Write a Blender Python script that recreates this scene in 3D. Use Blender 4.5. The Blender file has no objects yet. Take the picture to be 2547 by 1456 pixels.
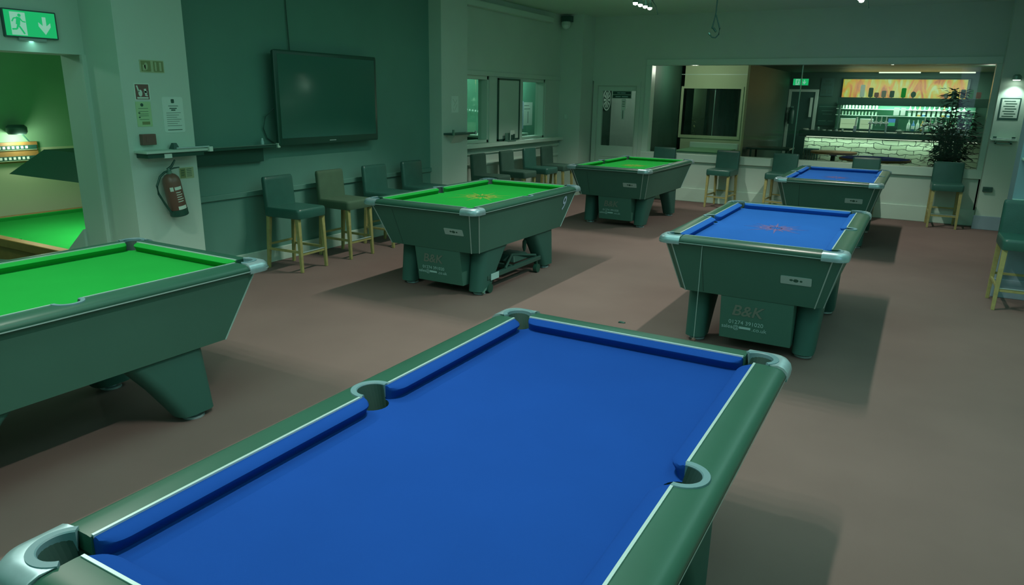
import bpy, bmesh, math, random
from mathutils import Matrix, Vector
random.seed(7)
sc = bpy.context.scene
COL = sc.collection
PI = math.pi

def lin(c):
    c = c / 255.0
    return c / 12.92 if c <= 0.04045 else ((c + 0.055) / 1.055) ** 2.4
def rgb(r, g, b):
    return (lin(r), lin(g), lin(b), 1.0)

# ------------------------------------------------------------------ camera, world, exposure, room lamps
cam = bpy.data.cameras.new('camera')
cam.sensor_width = 36.0
cam.lens = 1762.2 / 2547 * 36.0
cam.clip_end = 100
co = bpy.data.objects.new('camera', cam)
COL.objects.link(co)
_r = Vector((0.86883, 0.49480, 0.01758)); _u = Vector((-0.14702, 0.22393, 0.96345)); _f = Vector((-0.47278, 0.83966, -0.26731))
_m = Matrix((_r, _u, -_f)).transposed().to_4x4()
_m.translation = Vector((0, 0, 1.764))
co.matrix_world = _m
sc.camera = co
w = bpy.data.worlds.new('world'); sc.world = w; w.use_nodes = True
w.node_tree.nodes['Background'].inputs[0].default_value = (0.42, 0.78, 0.72, 1)
w.node_tree.nodes['Background'].inputs[1].default_value = 0.3
sc.view_settings.view_transform = 'Standard'
sc.view_settings.look = 'None'
sc.view_settings.exposure = 0.0
sc.view_settings.gamma = 1.0
sc.cycles.use_denoising = True
sc.cycles.max_bounces = 8
sc.cycles.transparent_max_bounces = 12

def area_light(name, loc, target, sx, sy, power, color=(1, 1, 1), spread=180):
    d = bpy.data.lights.new(name, 'AREA'); d.shape = 'RECTANGLE'; d.size = sx; d.size_y = sy
    d.energy = power; d.color = color; d.spread = math.radians(spread)
    o = bpy.data.objects.new(name, d); COL.objects.link(o); o.location = loc
    o.rotation_euler = (Vector(target) - Vector(loc)).to_track_quat('-Z', 'Y').to_euler()
    return o
def spot_light(name, loc, target, power, angle=160, blend=1.0, color=(1, 1, 1), r=0.03):
    d = bpy.data.lights.new(name, 'SPOT'); d.energy = power; d.spot_size = math.radians(angle); d.spot_blend = blend
    d.color = color; d.shadow_soft_size = r
    o = bpy.data.objects.new(name, d); COL.objects.link(o); o.location = loc
    o.rotation_euler = (Vector(target) - Vector(loc)).to_track_quat('-Z', 'Y').to_euler()
    return o
def point_light(name, loc, power, color=(1, 1, 1), r=0.05):
    d = bpy.data.lights.new(name, 'POINT'); d.energy = power; d.color = color; d.shadow_soft_size = r
    o = bpy.data.objects.new(name, d); COL.objects.link(o); o.location = loc
    return o

TABLES = {  # name: centre x, centre y, cloth
    'near_blue': (-0.916, 1.626), 'near_green': (-3.727, 1.667), 'mid_green': (-3.748, 6.0),
    'mid_blue': (-0.910, 5.853), 'far_green': (-3.708, 10.238), 'far_blue': (-0.936, 10.425)}
LAMP_W = 44.0
for k, (x, y) in TABLES.items():
    ang = 116 if k == 'near_green' else 108
    for i in range(4):
        spot_light('room_spot', (x - 0.02, y - 0.30 + i * 0.2, 2.985), (x - 0.02, y - 0.30 + i * 0.2, 0), LAMP_W, ang, 0.5, (1.0, 0.93, 0.84))
# added soft fill lights, unseen, under the ceiling over the near half of the hall
FILL_W = 13.0
for px_ in (-2.33, 0.45):
    for py_ in (-2.0, -0.2, 2.2, 4.8, 7.3):
        area_light('ceiling_fill', (px_, py_, 3.14), (px_, py_, 0), 1.2, 1.8, FILL_W, (0.52, 1.0, 0.90))
area_light('ceiling_fill', (-4.45, 1.9, 3.14), (-4.45, 1.9, 0), 1.2, 1.8, 9, (0.45, 1.0, 0.88))  # one more added fill, for the left pillar and jamb
area_light('exit_sign_glow', (-6.09, 3.22, 2.11), (-6.10, 3.22, 1.0), 0.03, 0.22, 0.14, (0.45, 1.0, 0.85))
# daylight through the windows behind the camera (the side of the hall the picture does not show)
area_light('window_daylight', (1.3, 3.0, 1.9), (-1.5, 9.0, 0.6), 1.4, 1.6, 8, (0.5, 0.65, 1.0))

# ------------------------------------------------------------------ materials
def mat(name, col, rough=0.6, metal=0.0, noise=0.0, scale=8.0, bump=0.0, bscale=200.0, emit=None, estr=0.0, spec=0.5, coat=0.0):
    m = bpy.data.materials.new(name); m.use_nodes = True
    nt = m.node_tree; b = nt.nodes['Principled BSDF']
    b.inputs['Base Color'].default_value = col
    b.inputs['Roughness'].default_value = rough
    b.inputs['Metallic'].default_value = metal
    b.inputs['Specular IOR Level'].default_value = spec
    b.inputs['Coat Weight'].default_value = coat
    tc = nt.nodes.new('ShaderNodeTexCoord')
    if noise > 0:
        n = nt.nodes.new('ShaderNodeTexNoise'); n.inputs['Scale'].default_value = scale; n.inputs['Detail'].default_value = 4
        nt.links.new(tc.outputs['Object'], n.inputs['Vector'])
        r = nt.nodes.new('ShaderNodeMapRange')
        r.inputs['From Min'].default_value = 0.3; r.inputs['From Max'].default_value = 0.7
        r.inputs['To Min'].default_value = 1 - noise; r.inputs['To Max'].default_value = 1 + noise
        nt.links.new(n.outputs['Fac'], r.inputs['Value'])
        mx = nt.nodes.new('ShaderNodeVectorMath'); mx.operation = 'SCALE'
        mx.inputs[0].default_value = col[:3]
        nt.links.new(r.outputs[0], mx.inputs['Scale'])
        nt.links.new(mx.outputs[0], b.inputs['Base Color'])
    if bump > 0:
        n2 = nt.nodes.new('ShaderNodeTexNoise'); n2.inputs['Scale'].default_value = bscale
        nt.links.new(tc.outputs['Object'], n2.inputs['Vector'])
        bp = nt.nodes.new('ShaderNodeBump'); bp.inputs['Strength'].default_value = bump; bp.inputs['Distance'].default_value = 0.002
        nt.links.new(n2.outputs['Fac'], bp.inputs['Height']); nt.links.new(bp.outputs[0], b.inputs['Normal'])
    if emit:
        b.inputs['Emission Color'].default_value = emit; b.inputs['Emission Strength'].default_value = estr
    return m

M = {}
M['wall'] = mat('wall_paint', rgb(186, 214, 198), 0.75, noise=0.03, scale=1.5)
M['ceiling'] = mat('ceiling_paint', rgb(190, 222, 204), 0.85, noise=0.03, scale=1.2)
M['wall_dark'] = mat('dark_wall_paint', rgb(92, 146, 130), 0.7, noise=0.04, scale=2)
M['trim'] = mat('trim_gloss_paint', rgb(190, 222, 204), 0.4)
M['green_wall'] = mat('green_room_paint', rgb(120, 178, 134), 0.8, noise=0.04, scale=2)
M['cream_wall'] = mat('cream_room_paint', rgb(176, 200, 158), 0.8, noise=0.02, scale=2)
M['black_wall'] = mat('black_room_paint', rgb(40, 82, 66), 0.6, noise=0.05, scale=3)
M['teal_wall'] = mat('teal_room_paint', rgb(100, 170, 140), 0.8, noise=0.05, scale=2)
M['carpet'] = mat('brown_carpet', rgb(120, 105, 99), 0.95, noise=0.07, scale=1.3, bump=0.35, bscale=900, spec=0.1)
M['body'] = mat('black_laminate', rgb(72, 118, 104), 0.55, noise=0.03, scale=3, spec=0.2)
M['rail'] = mat('black_rail_veneer', rgb(40, 86, 69), 0.36, noise=0.05, scale=5, spec=0.45)
M['leg'] = mat('black_leg_moulding', rgb(58, 104, 94), 0.55, spec=0.2)
M['chrome'] = mat('brushed_chrome', rgb(160, 190, 195), 0.35, metal=0.5, noise=0.08, scale=30)
M['strip'] = mat('silver_strip', rgb(175, 205, 200), 0.35, metal=0.3)
M['liner'] = mat('grey_pocket_liner', rgb(92, 130, 135), 0.5)
M['pocket'] = mat('pocket_rubber', rgb(24, 60, 52), 0.7)
M['green_cloth'] = mat('green_baize', rgb(30, 150, 60), 0.95, noise=0.03, scale=4, bump=0.2, bscale=1500, spec=0.05)
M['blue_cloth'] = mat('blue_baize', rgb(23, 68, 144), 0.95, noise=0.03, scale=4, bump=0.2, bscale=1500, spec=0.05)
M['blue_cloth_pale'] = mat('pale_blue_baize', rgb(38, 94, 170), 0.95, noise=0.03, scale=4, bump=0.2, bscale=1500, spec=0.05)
M['orange_print'] = mat('orange_cloth_print', rgb(120, 150, 66), 0.95, spec=0.05)
M['pink_print'] = mat('red_cloth_print', rgb(104, 96, 140), 0.95, spec=0.05)
M['leather'] = mat('dark_leather', rgb(46, 96, 84), 0.36, noise=0.06, scale=10, bump=0.3, bscale=120, spec=0.5)
M['suede'] = mat('olive_suede', rgb(66, 98, 74), 0.8, noise=0.06, scale=10, bump=0.3, bscale=300)
M['grey_fabric'] = mat('grey_green_fabric', rgb(50, 88, 74), 0.85, noise=0.06, scale=10, bump=0.3, bscale=300)
M['oak'] = mat('pale_oak', rgb(158, 158, 100), 0.5, noise=0.1, scale=25)
M['brown_wood'] = mat('brown_wood', rgb(140, 115, 62), 0.45, noise=0.12, scale=12)
M['black'] = mat('black_plastic', rgb(34, 82, 68), 0.4)
M['screen'] = mat('dark_screen_glass', rgb(60, 112, 98), 0.08, spec=0.6)
M['white'] = mat('white_print', rgb(205, 232, 216), 0.6)
M['paper'] = mat('notice_paper', rgb(205, 232, 218), 0.7)
M['ink'] = mat('printed_ink', rgb(48, 92, 76), 0.7)
M['paper_green'] = mat('green_notice_paper', rgb(170, 212, 160), 0.7)
M['gold_sign'] = mat('gold_sign', rgb(122, 142, 92), 0.5)
M['gold_light'] = mat('pale_gold_symbol', rgb(165, 188, 145), 0.5)
M['red_sign'] = mat('red_sign', rgb(112, 86, 78), 0.5)
M['red_box'] = mat('red_call_point', rgb(112, 86, 76), 0.45)
M['ext_red'] = mat('extinguisher_red', rgb(116, 90, 76), 0.35, noise=0.05, scale=5)
M['white_text'] = mat('white_lettering', rgb(175, 205, 230), 0.6)
M['dull_text'] = mat('faded_lettering', rgb(112, 128, 116), 0.6)
M['text'] = mat('pale_lettering', rgb(165, 210, 205), 0.6)
M['steel'] = mat('satin_steel', rgb(120, 165, 150), 0.35, metal=0.6)
M['steel_dark'] = mat('dark_steel', rgb(60, 100, 90), 0.45, metal=0.3)
M['bluegrey'] = mat('pale_blue_tint', rgb(138, 168, 178), 0.6)  # own blue on small things; on the pier a daylight cast
M['counter'] = mat('bar_counter_black', rgb(36, 74, 60), 0.25)
M['leaf'] = mat('dark_leaf', rgb(34, 80, 56), 0.5, noise=0.25, scale=6)
M['stem'] = mat('plant_stem', rgb(80, 95, 60), 0.7)
M['pot'] = mat('plant_pot', rgb(90, 110, 90), 0.6)
M['clear'] = mat('pale_bottle_glass', rgb(170, 205, 180), 0.15)
M['amber'] = mat('amber_bottle_glass', rgb(170, 150, 80), 0.15)
M['greenglass'] = mat('green_bottle_glass', rgb(60, 130, 80), 0.15)
M['blueglass'] = mat('blue_bottle_glass', rgb(80, 130, 170), 0.15)
def emitter(name, col, s):
    return mat(name, (0, 0, 0, 1), 0.6, emit=col, estr=s)
M['bulb'] = emitter('lit_bulb', (0.95, 1.0, 0.85, 1), 14)
M['exit_green'] = emitter('exit_sign_green', rgb(24, 175, 100), 1.0)
M['exit_white'] = emitter('exit_sign_white', rgb(125, 190, 160), 1.0)
M['led'] = emitter('led_strip', (0.8, 0.95, 0.7, 1), 1.2)
M['fridge'] = emitter('lit_fridge_panel', rgb(150, 182, 140), 1.0)
M['screen_blue'] = emitter('till_screen_blue', rgb(65, 125, 170), 1.0)
M['screen_green'] = emitter('till_screen_green', rgb(60, 160, 100), 1.0)

def banner_mat():
    m = bpy.data.materials.new('backlit_orange_banner'); m.use_nodes = True
    nt = m.node_tree; b = nt.nodes['Principled BSDF']
    b.inputs['Base Color'].default_value = (0.02, 0.02, 0.01, 1)
    tc = nt.nodes.new('ShaderNodeTexCoord'); mp = nt.nodes.new('ShaderNodeMapping')
    mp.inputs['Scale'].default_value = (2.4, 1, 0.8); mp.inputs['Rotation'].default_value = (0, 0.5, 0)
    n = nt.nodes.new('ShaderNodeTexNoise'); n.inputs['Scale'].default_value = 2.2; n.inputs['Detail'].default_value = 5; n.inputs['Distortion'].default_value = 1.4
    cr = nt.nodes.new('ShaderNodeValToRGB'); e = cr.color_ramp.elements
    e[0].position = 0.3; e[0].color = rgb(150, 85, 40); e[1].position = 0.66; e[1].color = rgb(160, 190, 125)
    a = e.new(0.40); a.color = rgb(178, 112, 45); a = e.new(0.47); a.color = rgb(186, 142, 42); a = e.new(0.55); a.color = rgb(165, 165, 48)
    nt.links.new(tc.outputs['Object'], mp.inputs[0]); nt.links.new(mp.outputs[0], n.inputs['Vector'])
    nt.links.new(n.outputs['Fac'], cr.inputs[0]); nt.links.new(cr.outputs[0], b.inputs['Emission Color'])
    b.inputs['Emission Strength'].default_value = 1.0
    return m
M['banner'] = banner_mat()
def brick_mat():
    m = bpy.data.materials.new('painted_stone_blocks'); m.use_nodes = True
    nt = m.node_tree; b = nt.nodes['Principled BSDF']; b.inputs['Roughness'].default_value = 0.7
    tc = nt.nodes.new('ShaderNodeTexCoord'); mp = nt.nodes.new('ShaderNodeMapping'); mp.inputs['Rotation'].default_value = (PI / 2, 0, 0)
    ns = nt.nodes.new('ShaderNodeTexNoise'); ns.inputs['Scale'].default_value = 5
    ad = nt.nodes.new('ShaderNodeVectorMath'); ad.operation = 'MULTIPLY_ADD'; ad.inputs[1].default_value = (0.14, 0.14, 0.14)
    br = nt.nodes.new('ShaderNodeTexBrick'); br.inputs['Scale'].default_value = 2.4; br.inputs['Mortar Size'].default_value = 0.018
    br.inputs['Brick Width'].default_value = 0.75; br.inputs['Row Height'].default_value = 0.24; br.inputs['Mortar Smooth'].default_value = 0.6
    br.inputs['Color1'].default_value = rgb(150, 178, 150); br.inputs['Color2'].default_value = rgb(118, 146, 118); br.inputs['Mortar'].default_value = rgb(36, 66, 52)
    nt.links.new(tc.outputs['Object'], mp.inputs[0]); nt.links.new(tc.outputs['Object'], ns.inputs['Vector'])
    nt.links.new(ns.outputs['Color'], ad.inputs[0]); nt.links.new(mp.outputs[0], ad.inputs[2])
    nt.links.new(ad.outputs[0], br.inputs['Vector']); nt.links.new(br.outputs['Color'], b.inputs['Base Color'])
    bp = nt.nodes.new('ShaderNodeBump'); bp.inputs['Distance'].default_value = 0.03; bp.invert = True
    nt.links.new(br.outputs['Fac'], bp.inputs['Height']); nt.links.new(bp.outputs[0], b.inputs['Normal'])
    return m
M['brick'] = brick_mat()
def glass_mat(name, tint=(0.93, 0.97, 0.95, 1)):
    m = bpy.data.materials.new(name); m.use_nodes = True
    nt = m.node_tree; nt.nodes.remove(nt.nodes['Principled BSDF'])
    out = nt.nodes['Material Output']; tr = nt.nodes.new('ShaderNodeBsdfTransparent'); tr.inputs[0].default_value = tint
    gl = nt.nodes.new('ShaderNodeBsdfGlossy'); gl.inputs['Roughness'].default_value = 0.01
    fr = nt.nodes.new('ShaderNodeFresnel'); fr.inputs[0].default_value = 1.45
    mx = nt.nodes.new('ShaderNodeMixShader')
    ge = nt.nodes.new('ShaderNodeNewGeometry'); sb = nt.nodes.new('ShaderNodeMath'); sb.operation = 'SUBTRACT'; sb.inputs[0].default_value = 1.0
    ml = nt.nodes.new('ShaderNodeMath'); ml.operation = 'MULTIPLY'
    nt.links.new(ge.outputs['Backfacing'], sb.inputs[1]); nt.links.new(fr.outputs[0], ml.inputs[0]); nt.links.new(sb.outputs[0], ml.inputs[1])
    nt.links.new(ml.outputs[0], mx.inputs[0]); nt.links.new(tr.outputs[0], mx.inputs[1]); nt.links.new(gl.outputs[0], mx.inputs[2])
    nt.links.new(mx.outputs[0], out.inputs[0])
    return m
M['glass'] = glass_mat('window_glass')

# ------------------------------------------------------------------ mesh helpers
class MB:
    def __init__(s): s.v = []; s.f = []
    def add(s, vs, fs):
        n = len(s.v); s.v += [tuple(v) for v in vs]; s.f += [tuple(n + i for i in f) for f in fs]; return s
    def box(s, x0, x1, y0, y1, z0, z1):
        return s.add([(x0, y0, z0), (x1, y0, z0), (x1, y1, z0), (x0, y1, z0), (x0, y0, z1), (x1, y0, z1), (x1, y1, z1), (x0, y1, z1)],
                     [(3, 2, 1, 0), (4, 5, 6, 7), (0, 1, 5, 4), (1, 2, 6, 5), (2, 3, 7, 6), (3, 0, 4, 7)])
    def loft(s, rings, cap=True, closed=True):
        n = len(rings[0]); base = len(s.v)
        for r in rings: s.v += [tuple(p) for p in r]
        for i in range(len(rings) - 1):
            for j in range(n if closed else n - 1):
                a = base + i * n + j; b = base + i * n + (j + 1) % n
                s.f.append((a, b, b + n, a + n))
        if cap:
            s.f.append(tuple(base + j for j in reversed(range(n)))); e = base + (len(rings) - 1) * n
            s.f.append(tuple(e + j for j in range(n)))
        return s
    def prism(s, poly, z0, z1):
        return s.loft([[(x, y, z0) for x, y in poly], [(x, y, z1) for x, y in poly]])
    def frame_prism(s, poly, o, u, v, d):
        o, u, v = Vector(o), Vector(u), Vector(v); n = u.cross(v)
        return s.loft([[o + u * a + v * b for a, b in poly], [o + u * a + v * b + n * d for a, b in poly]])
    def tube(s, pts, r, seg=8, cap=True):
        pts = [Vector(p) for p in pts]; rings = []; up = Vector((0, 0, 1))
        for i, p in enumerate(pts):
            t = (pts[min(i + 1, len(pts) - 1)] - pts[max(i - 1, 0)]).normalized()
            if abs(t.dot(up)) > 0.95: a = Vector((1, 0, 0))
            else: a = up
            x = t.cross(a).normalized(); y = t.cross(x).normalized()
            rr = r[i] if isinstance(r, (list, tuple)) else r
            rings.append([p + x * rr * math.cos(2 * PI * k / seg) + y * rr * math.sin(2 * PI * k / seg) for k in range(seg)])
        return s.loft(rings, cap)
    def lathe(s, prof, c=(0, 0, 0), seg=20, cap=True):
        return s.loft([[(c[0] + r * math.cos(2 * PI * k / seg), c[1] + r * math.sin(2 * PI * k / seg), c[2] + z) for k in range(seg)] for r, z in prof], cap)
    def sphere(s, c, r, seg=12, rings=8):
        return s.lathe([(max(r * math.sin(PI * i / rings), 1e-4), -r * math.cos(PI * i / rings)) for i in range(rings + 1)], c, seg)
    def build(s, name, m, parent=None, smooth=False, bevel=0.0, segs=2, loc=None):
        me = bpy.data.meshes.new(name); me.from_pydata(s.v, [], s.f); me.update()
        bm = bmesh.new(); bm.from_mesh(me); bmesh.ops.recalc_face_normals(bm, faces=bm.faces); bm.to_mesh(me); bm.free()
        me.materials.append(M[m] if isinstance(m, str) else m)
        o = bpy.data.objects.new(name, me); COL.objects.link(o)
        if parent: o.parent = parent
        if loc: o.location = loc
        if smooth:
            me.polygons.foreach_set('use_smooth', [True] * len(me.polygons))
            try: me.set_sharp_from_angle(angle=math.radians(38))
            except Exception: pass
        if bevel > 0:
            b = o.modifiers.new('bevel', 'BEVEL'); b.width = bevel; b.segments = segs; b.limit_method = 'ANGLE'
        return o

def rrect(cx, cy, hx, hy, r, n=4):
    pts = []
    for (sx, sy, a0) in ((1, 1, 0), (-1, 1, 90), (-1, -1, 180), (1, -1, 270)):
        for k in range(n + 1):
            a = math.radians(a0 + 90 * k / n)
            pts.append((cx + sx * (hx - r) + r * math.cos(a), cy + sy * (hy - r) + r * math.sin(a)))
    return pts
def circ(cx, cy, r, n=20, ry=None):
    return [(cx + r * math.cos(2 * PI * k / n), cy + (ry or r) * math.sin(2 * PI * k / n)) for k in range(n)]
def rect(a0, a1, b0, b1): return [(a0, b0), (a1, b0), (a1, b1), (a0, b1)]
def stroke(a, b, w):
    d = Vector((b[0] - a[0], b[1] - a[1])); n = Vector((-d.y, d.x)).normalized() * w / 2
    return [(a[0] - n.x, a[1] - n.y), (b[0] - n.x, b[1] - n.y), (b[0] + n.x, b[1] + n.y), (a[0] + n.x, a[1] + n.y)]

def tag(o, label=None, cat=None, group=None, kind=None):
    if label: o['label'] = label
    if cat: o['category'] = cat
    if group: o['group'] = group
    if kind: o['kind'] = kind
    return o
def thing(name, label, cat, loc=(0, 0, 0), rotz=0.0, group=None):
    o = bpy.data.objects.new(name, None); COL.objects.link(o); o.location = loc; o.rotation_euler = (0, 0, rotz)
    return tag(o, label, cat, group)
def struct(name, mb, m, **k):
    return tag(mb.build(name, m, **k), kind='structure')
def copy_tree(o, parent=None):
    c = o.copy(); COL.objects.link(c)
    if parent: c.parent = parent
    for ch in list(o.children): copy_tree(ch, c)
    return c
WX = dict(u=(0, 1, 0), v=(0, 0, 1))     # on a wall facing +x
WY = dict(u=(1, 0, 0), v=(0, 0, 1))     # on a wall facing -y
def panel(name, polys, m, parent, o, F, d=0.002, off=0.0):
    mb = MB(); n = Vector(F['u']).cross(Vector(F['v'])); o = Vector(o) + n * off
    for p in polys: mb.frame_prism(p, o, F['u'], F['v'], d)
    return mb.build(name, m, parent)
def text_part(name, body, size, m, parent, o, u, v, shear=0.0, bold=0.0, sx=1.0, align='CENTER'):
    cu = bpy.data.curves.new('t', 'FONT'); cu.body = body; cu.size = size; cu.shear = shear; cu.offset = bold
    cu.extrude = 0.0006; cu.align_x = align; cu.align_y = 'CENTER'
    t = bpy.data.objects.new('t', cu); COL.objects.link(t)
    bpy.context.view_layer.update()
    me = bpy.data.meshes.new_from_object(t.evaluated_get(bpy.context.evaluated_depsgraph_get()))
    bpy.data.objects.remove(t)
    u = Vector(u).normalized(); v = Vector(v).normalized(); n = u.cross(v)
    mt = Matrix((u * sx, v, n)).transposed().to_4x4(); mt.translation = Vector(o)
    me.transform(mt); me.materials.clear(); me.materials.append(M[m])
    ob = bpy.data.objects.new(name, me); COL.objects.link(ob)
    if parent: ob.parent = parent
    return ob

# ------------------------------------------------------------------ room shell
CZ = 3.165
struct('floor', MB().box(-6.15, 1.5, -3.0, 12.82, -0.1, 0), 'carpet')
struct('wall_front', MB().box(-6.5, 1.5, -3.1, -3.0, 0, CZ), 'wall')
struct('ceiling', MB().box(-6.5, 1.5, -3.0, 12.82, CZ, CZ + 0.1), 'ceiling')
struct('wall_left', MB().box(-6.5, -5.9, 4.25, 8.1, 0, CZ), 'wall_dark')
struct('wall_left_pillar', MB().box(-6.5, -5.7, 3.62, 4.25, 0, CZ), 'wall')
struct('wall_left_head', MB().box(-6.5, -6.15, 1.2, 3.62, 2.03, CZ), 'wall')
struct('wall_left_near', MB().box(-6.5, -6.15, -3.0, 1.2, 0, CZ), 'wall')
struct('trim_1', MB().box(-6.165, -6.13, 3.585, 3.62, 0, 2.03), 'wall')
struct('wall_left_column', MB().box(-6.1, -5.7, 8.1, 8.73, 0, CZ), 'wall')
struct('wall_left_window', MB().box(-6.1, -5.9, 8.73, 12.1, 0, 1.0).box(-6.1, -5.9, 8.73, 12.1, 2.05, CZ)
       .box(-6.1, -5.9, 8.73, 9.0, 1.0, 2.05).box(-6.1, -5.9, 9.66, 10.72, 1.0, 2.05).box(-6.1, -5.9, 11.55, 12.1, 1.0, 2.05), 'wall')
struct('wall_left_corner', MB().box(-6.1, -5.47, 12.1, 12.82, 0, CZ), 'wall')
struct('trim_2', MB().box(-5.9, -5.78, 8.73, 12.1, 1.0, 1.06), 'trim', bevel=0.008)
struct('trim_3', MB().box(-5.9, -5.87, 8.73, 12.1, 0.9, 0.94), 'trim')
struct('trim_4', MB().box(-5.9, -5.875, 8.73, 12.1, 0.72, 0.765), 'trim')
struct('trim_5', MB().box(-5.9, -5.875, 4.25, 8.1, 0.73, 0.785), 'wall_dark', bevel=0.006)
struct('trim_6', MB().box(-5.9, -5.88, 9.0, 12.1, 2.05, 2.12), 'wall', bevel=0.006)
struct('baseboard_left', MB().box(-5.9, -5.875, 4.25, 8.1, 0, 0.15), 'trim', bevel=0.005)
struct('baseboard_left_window', MB().box(-5.9, -5.875, 8.73, 12.1, 0, 0.15), 'trim', bevel=0.005)
# windows in the left wall
for i, (y0, y1) in enumerate(((9.0, 9.66), (10.72, 11.55))):
    fr = MB()
    fr.box(-6.08, -5.92, y0, y0 + 0.04, 1.06, 2.05).box(-6.08, -5.92, y1 - 0.04, y1, 1.06, 2.05).box(-6.08, -5.92, y0, y1, 2.0, 2.05).box(-6.08, -5.92, y0, y1, 1.06, 1.1)
    wn = struct('window_%d' % (i + 1), fr, 'trim')
    MB().box(-6.03, -6.02, y0 + 0.04, y1 - 0.04, 1.1, 2.0).build('window_pane', 'glass', wn)
# back wall
YB = 12.62
struct('wall_back', MB().box(-5.47, 1.5, YB, 12.82, 2.43, CZ).box(-4.46, 0.84, YB, 12.82, 0, 0.72).box(-4.56, -4.45, YB, 12.82, 0, 2.43)
       .box(-5.47, -4.56, YB, 12.82, 2.06, 2.43).box(0.80, 1.5, YB, 12.82, 0, 2.43), 'wall')
struct('trim_7', MB().box(-4.45, 0.82, YB - 0.02, 12.80, 2.33, 2.43), 'trim', bevel=0.005)
struct('trim_8', MB().box(-4.45, -4.34, YB - 0.02, 12.80, 0.82, 2.33), 'trim', bevel=0.005)
struct('trim_9', MB().box(0.75, 0.83, YB - 0.02, 12.80, 0.82, 2.33), 'trim', bevel=0.005)
struct('trim_10', MB().box(-4.45, 0.85, YB - 0.05, 12.80, 0.70, 0.83), 'trim', bevel=0.006)
struct('baseboard_back', MB().box(-4.44, 0.84, YB - 0.03, YB, 0, 0.24), 'trim', bevel=0.008)
w3 = struct('window_3', MB().box(-1.86, -1.845, 12.69, 12.71, 0.83, 2.33), 'steel')
MB().box(-4.34, -1.86, 12.695, 12.705, 0.83, 2.33).build('window_pane', 'glass', w3)
MB().box(-1.845, 0.75, 12.695, 12.705, 0.83, 2.33).build('window_pane', 'glass', w3)
# door in the back wall
d1 = struct('door_1', MB().box(-5.36, -5.28, 12.66, 12.71, 0.01, 1.98).box(-4.64, -4.60, 12.66, 12.71, 0.01, 1.98)
            .box(-5.28, -4.64, 12.66, 12.71, 1.89, 1.98).box(-5.28, -4.64, 12.66, 12.71, 0.01, 0.90), 'trim')
MB().box(-5.28, -4.64, 12.68, 12.69, 0.90, 1.89).build('glass_panel', 'glass', d1)
MB().box(-5.28, -4.64, 12.65, 12.66, 0.70, 0.72).build('moulding', 'wall', d1)
struct('trim_11', MB().box(-5.44, -5.36, 12.60, 12.80, 0, 2.06).box(-4.60, -4.53, 12.60, 12.80, 0, 2.06).box(-5.36, -4.60, 12.60, 12.80, 1.98, 2.06), 'wall')
# right side
struct('wall_right', MB().box(1.4, 1.5, -3.0, 12.62, 0, CZ), 'wall')
struct('wall_right_pillar', MB().box(0.82, 1.4, 12.33, 12.62, 0, CZ), 'wall')
struct('wall_right_pier', MB().box(0.79, 1.4, 7.95, 8.35, 0, CZ), 'bluegrey')  # blue cast of the daylight is put into the pier's colour
struct('baseboard_right', MB().box(0.80, 1.4, 12.31, 12.33, 0, 0.2), 'bluegrey', bevel=0.006)
struct('baseboard_right_pier', MB().box(0.77, 1.4, 7.93, 7.95, 0, 0.18), 'bluegrey', bevel=0.006)

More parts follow.
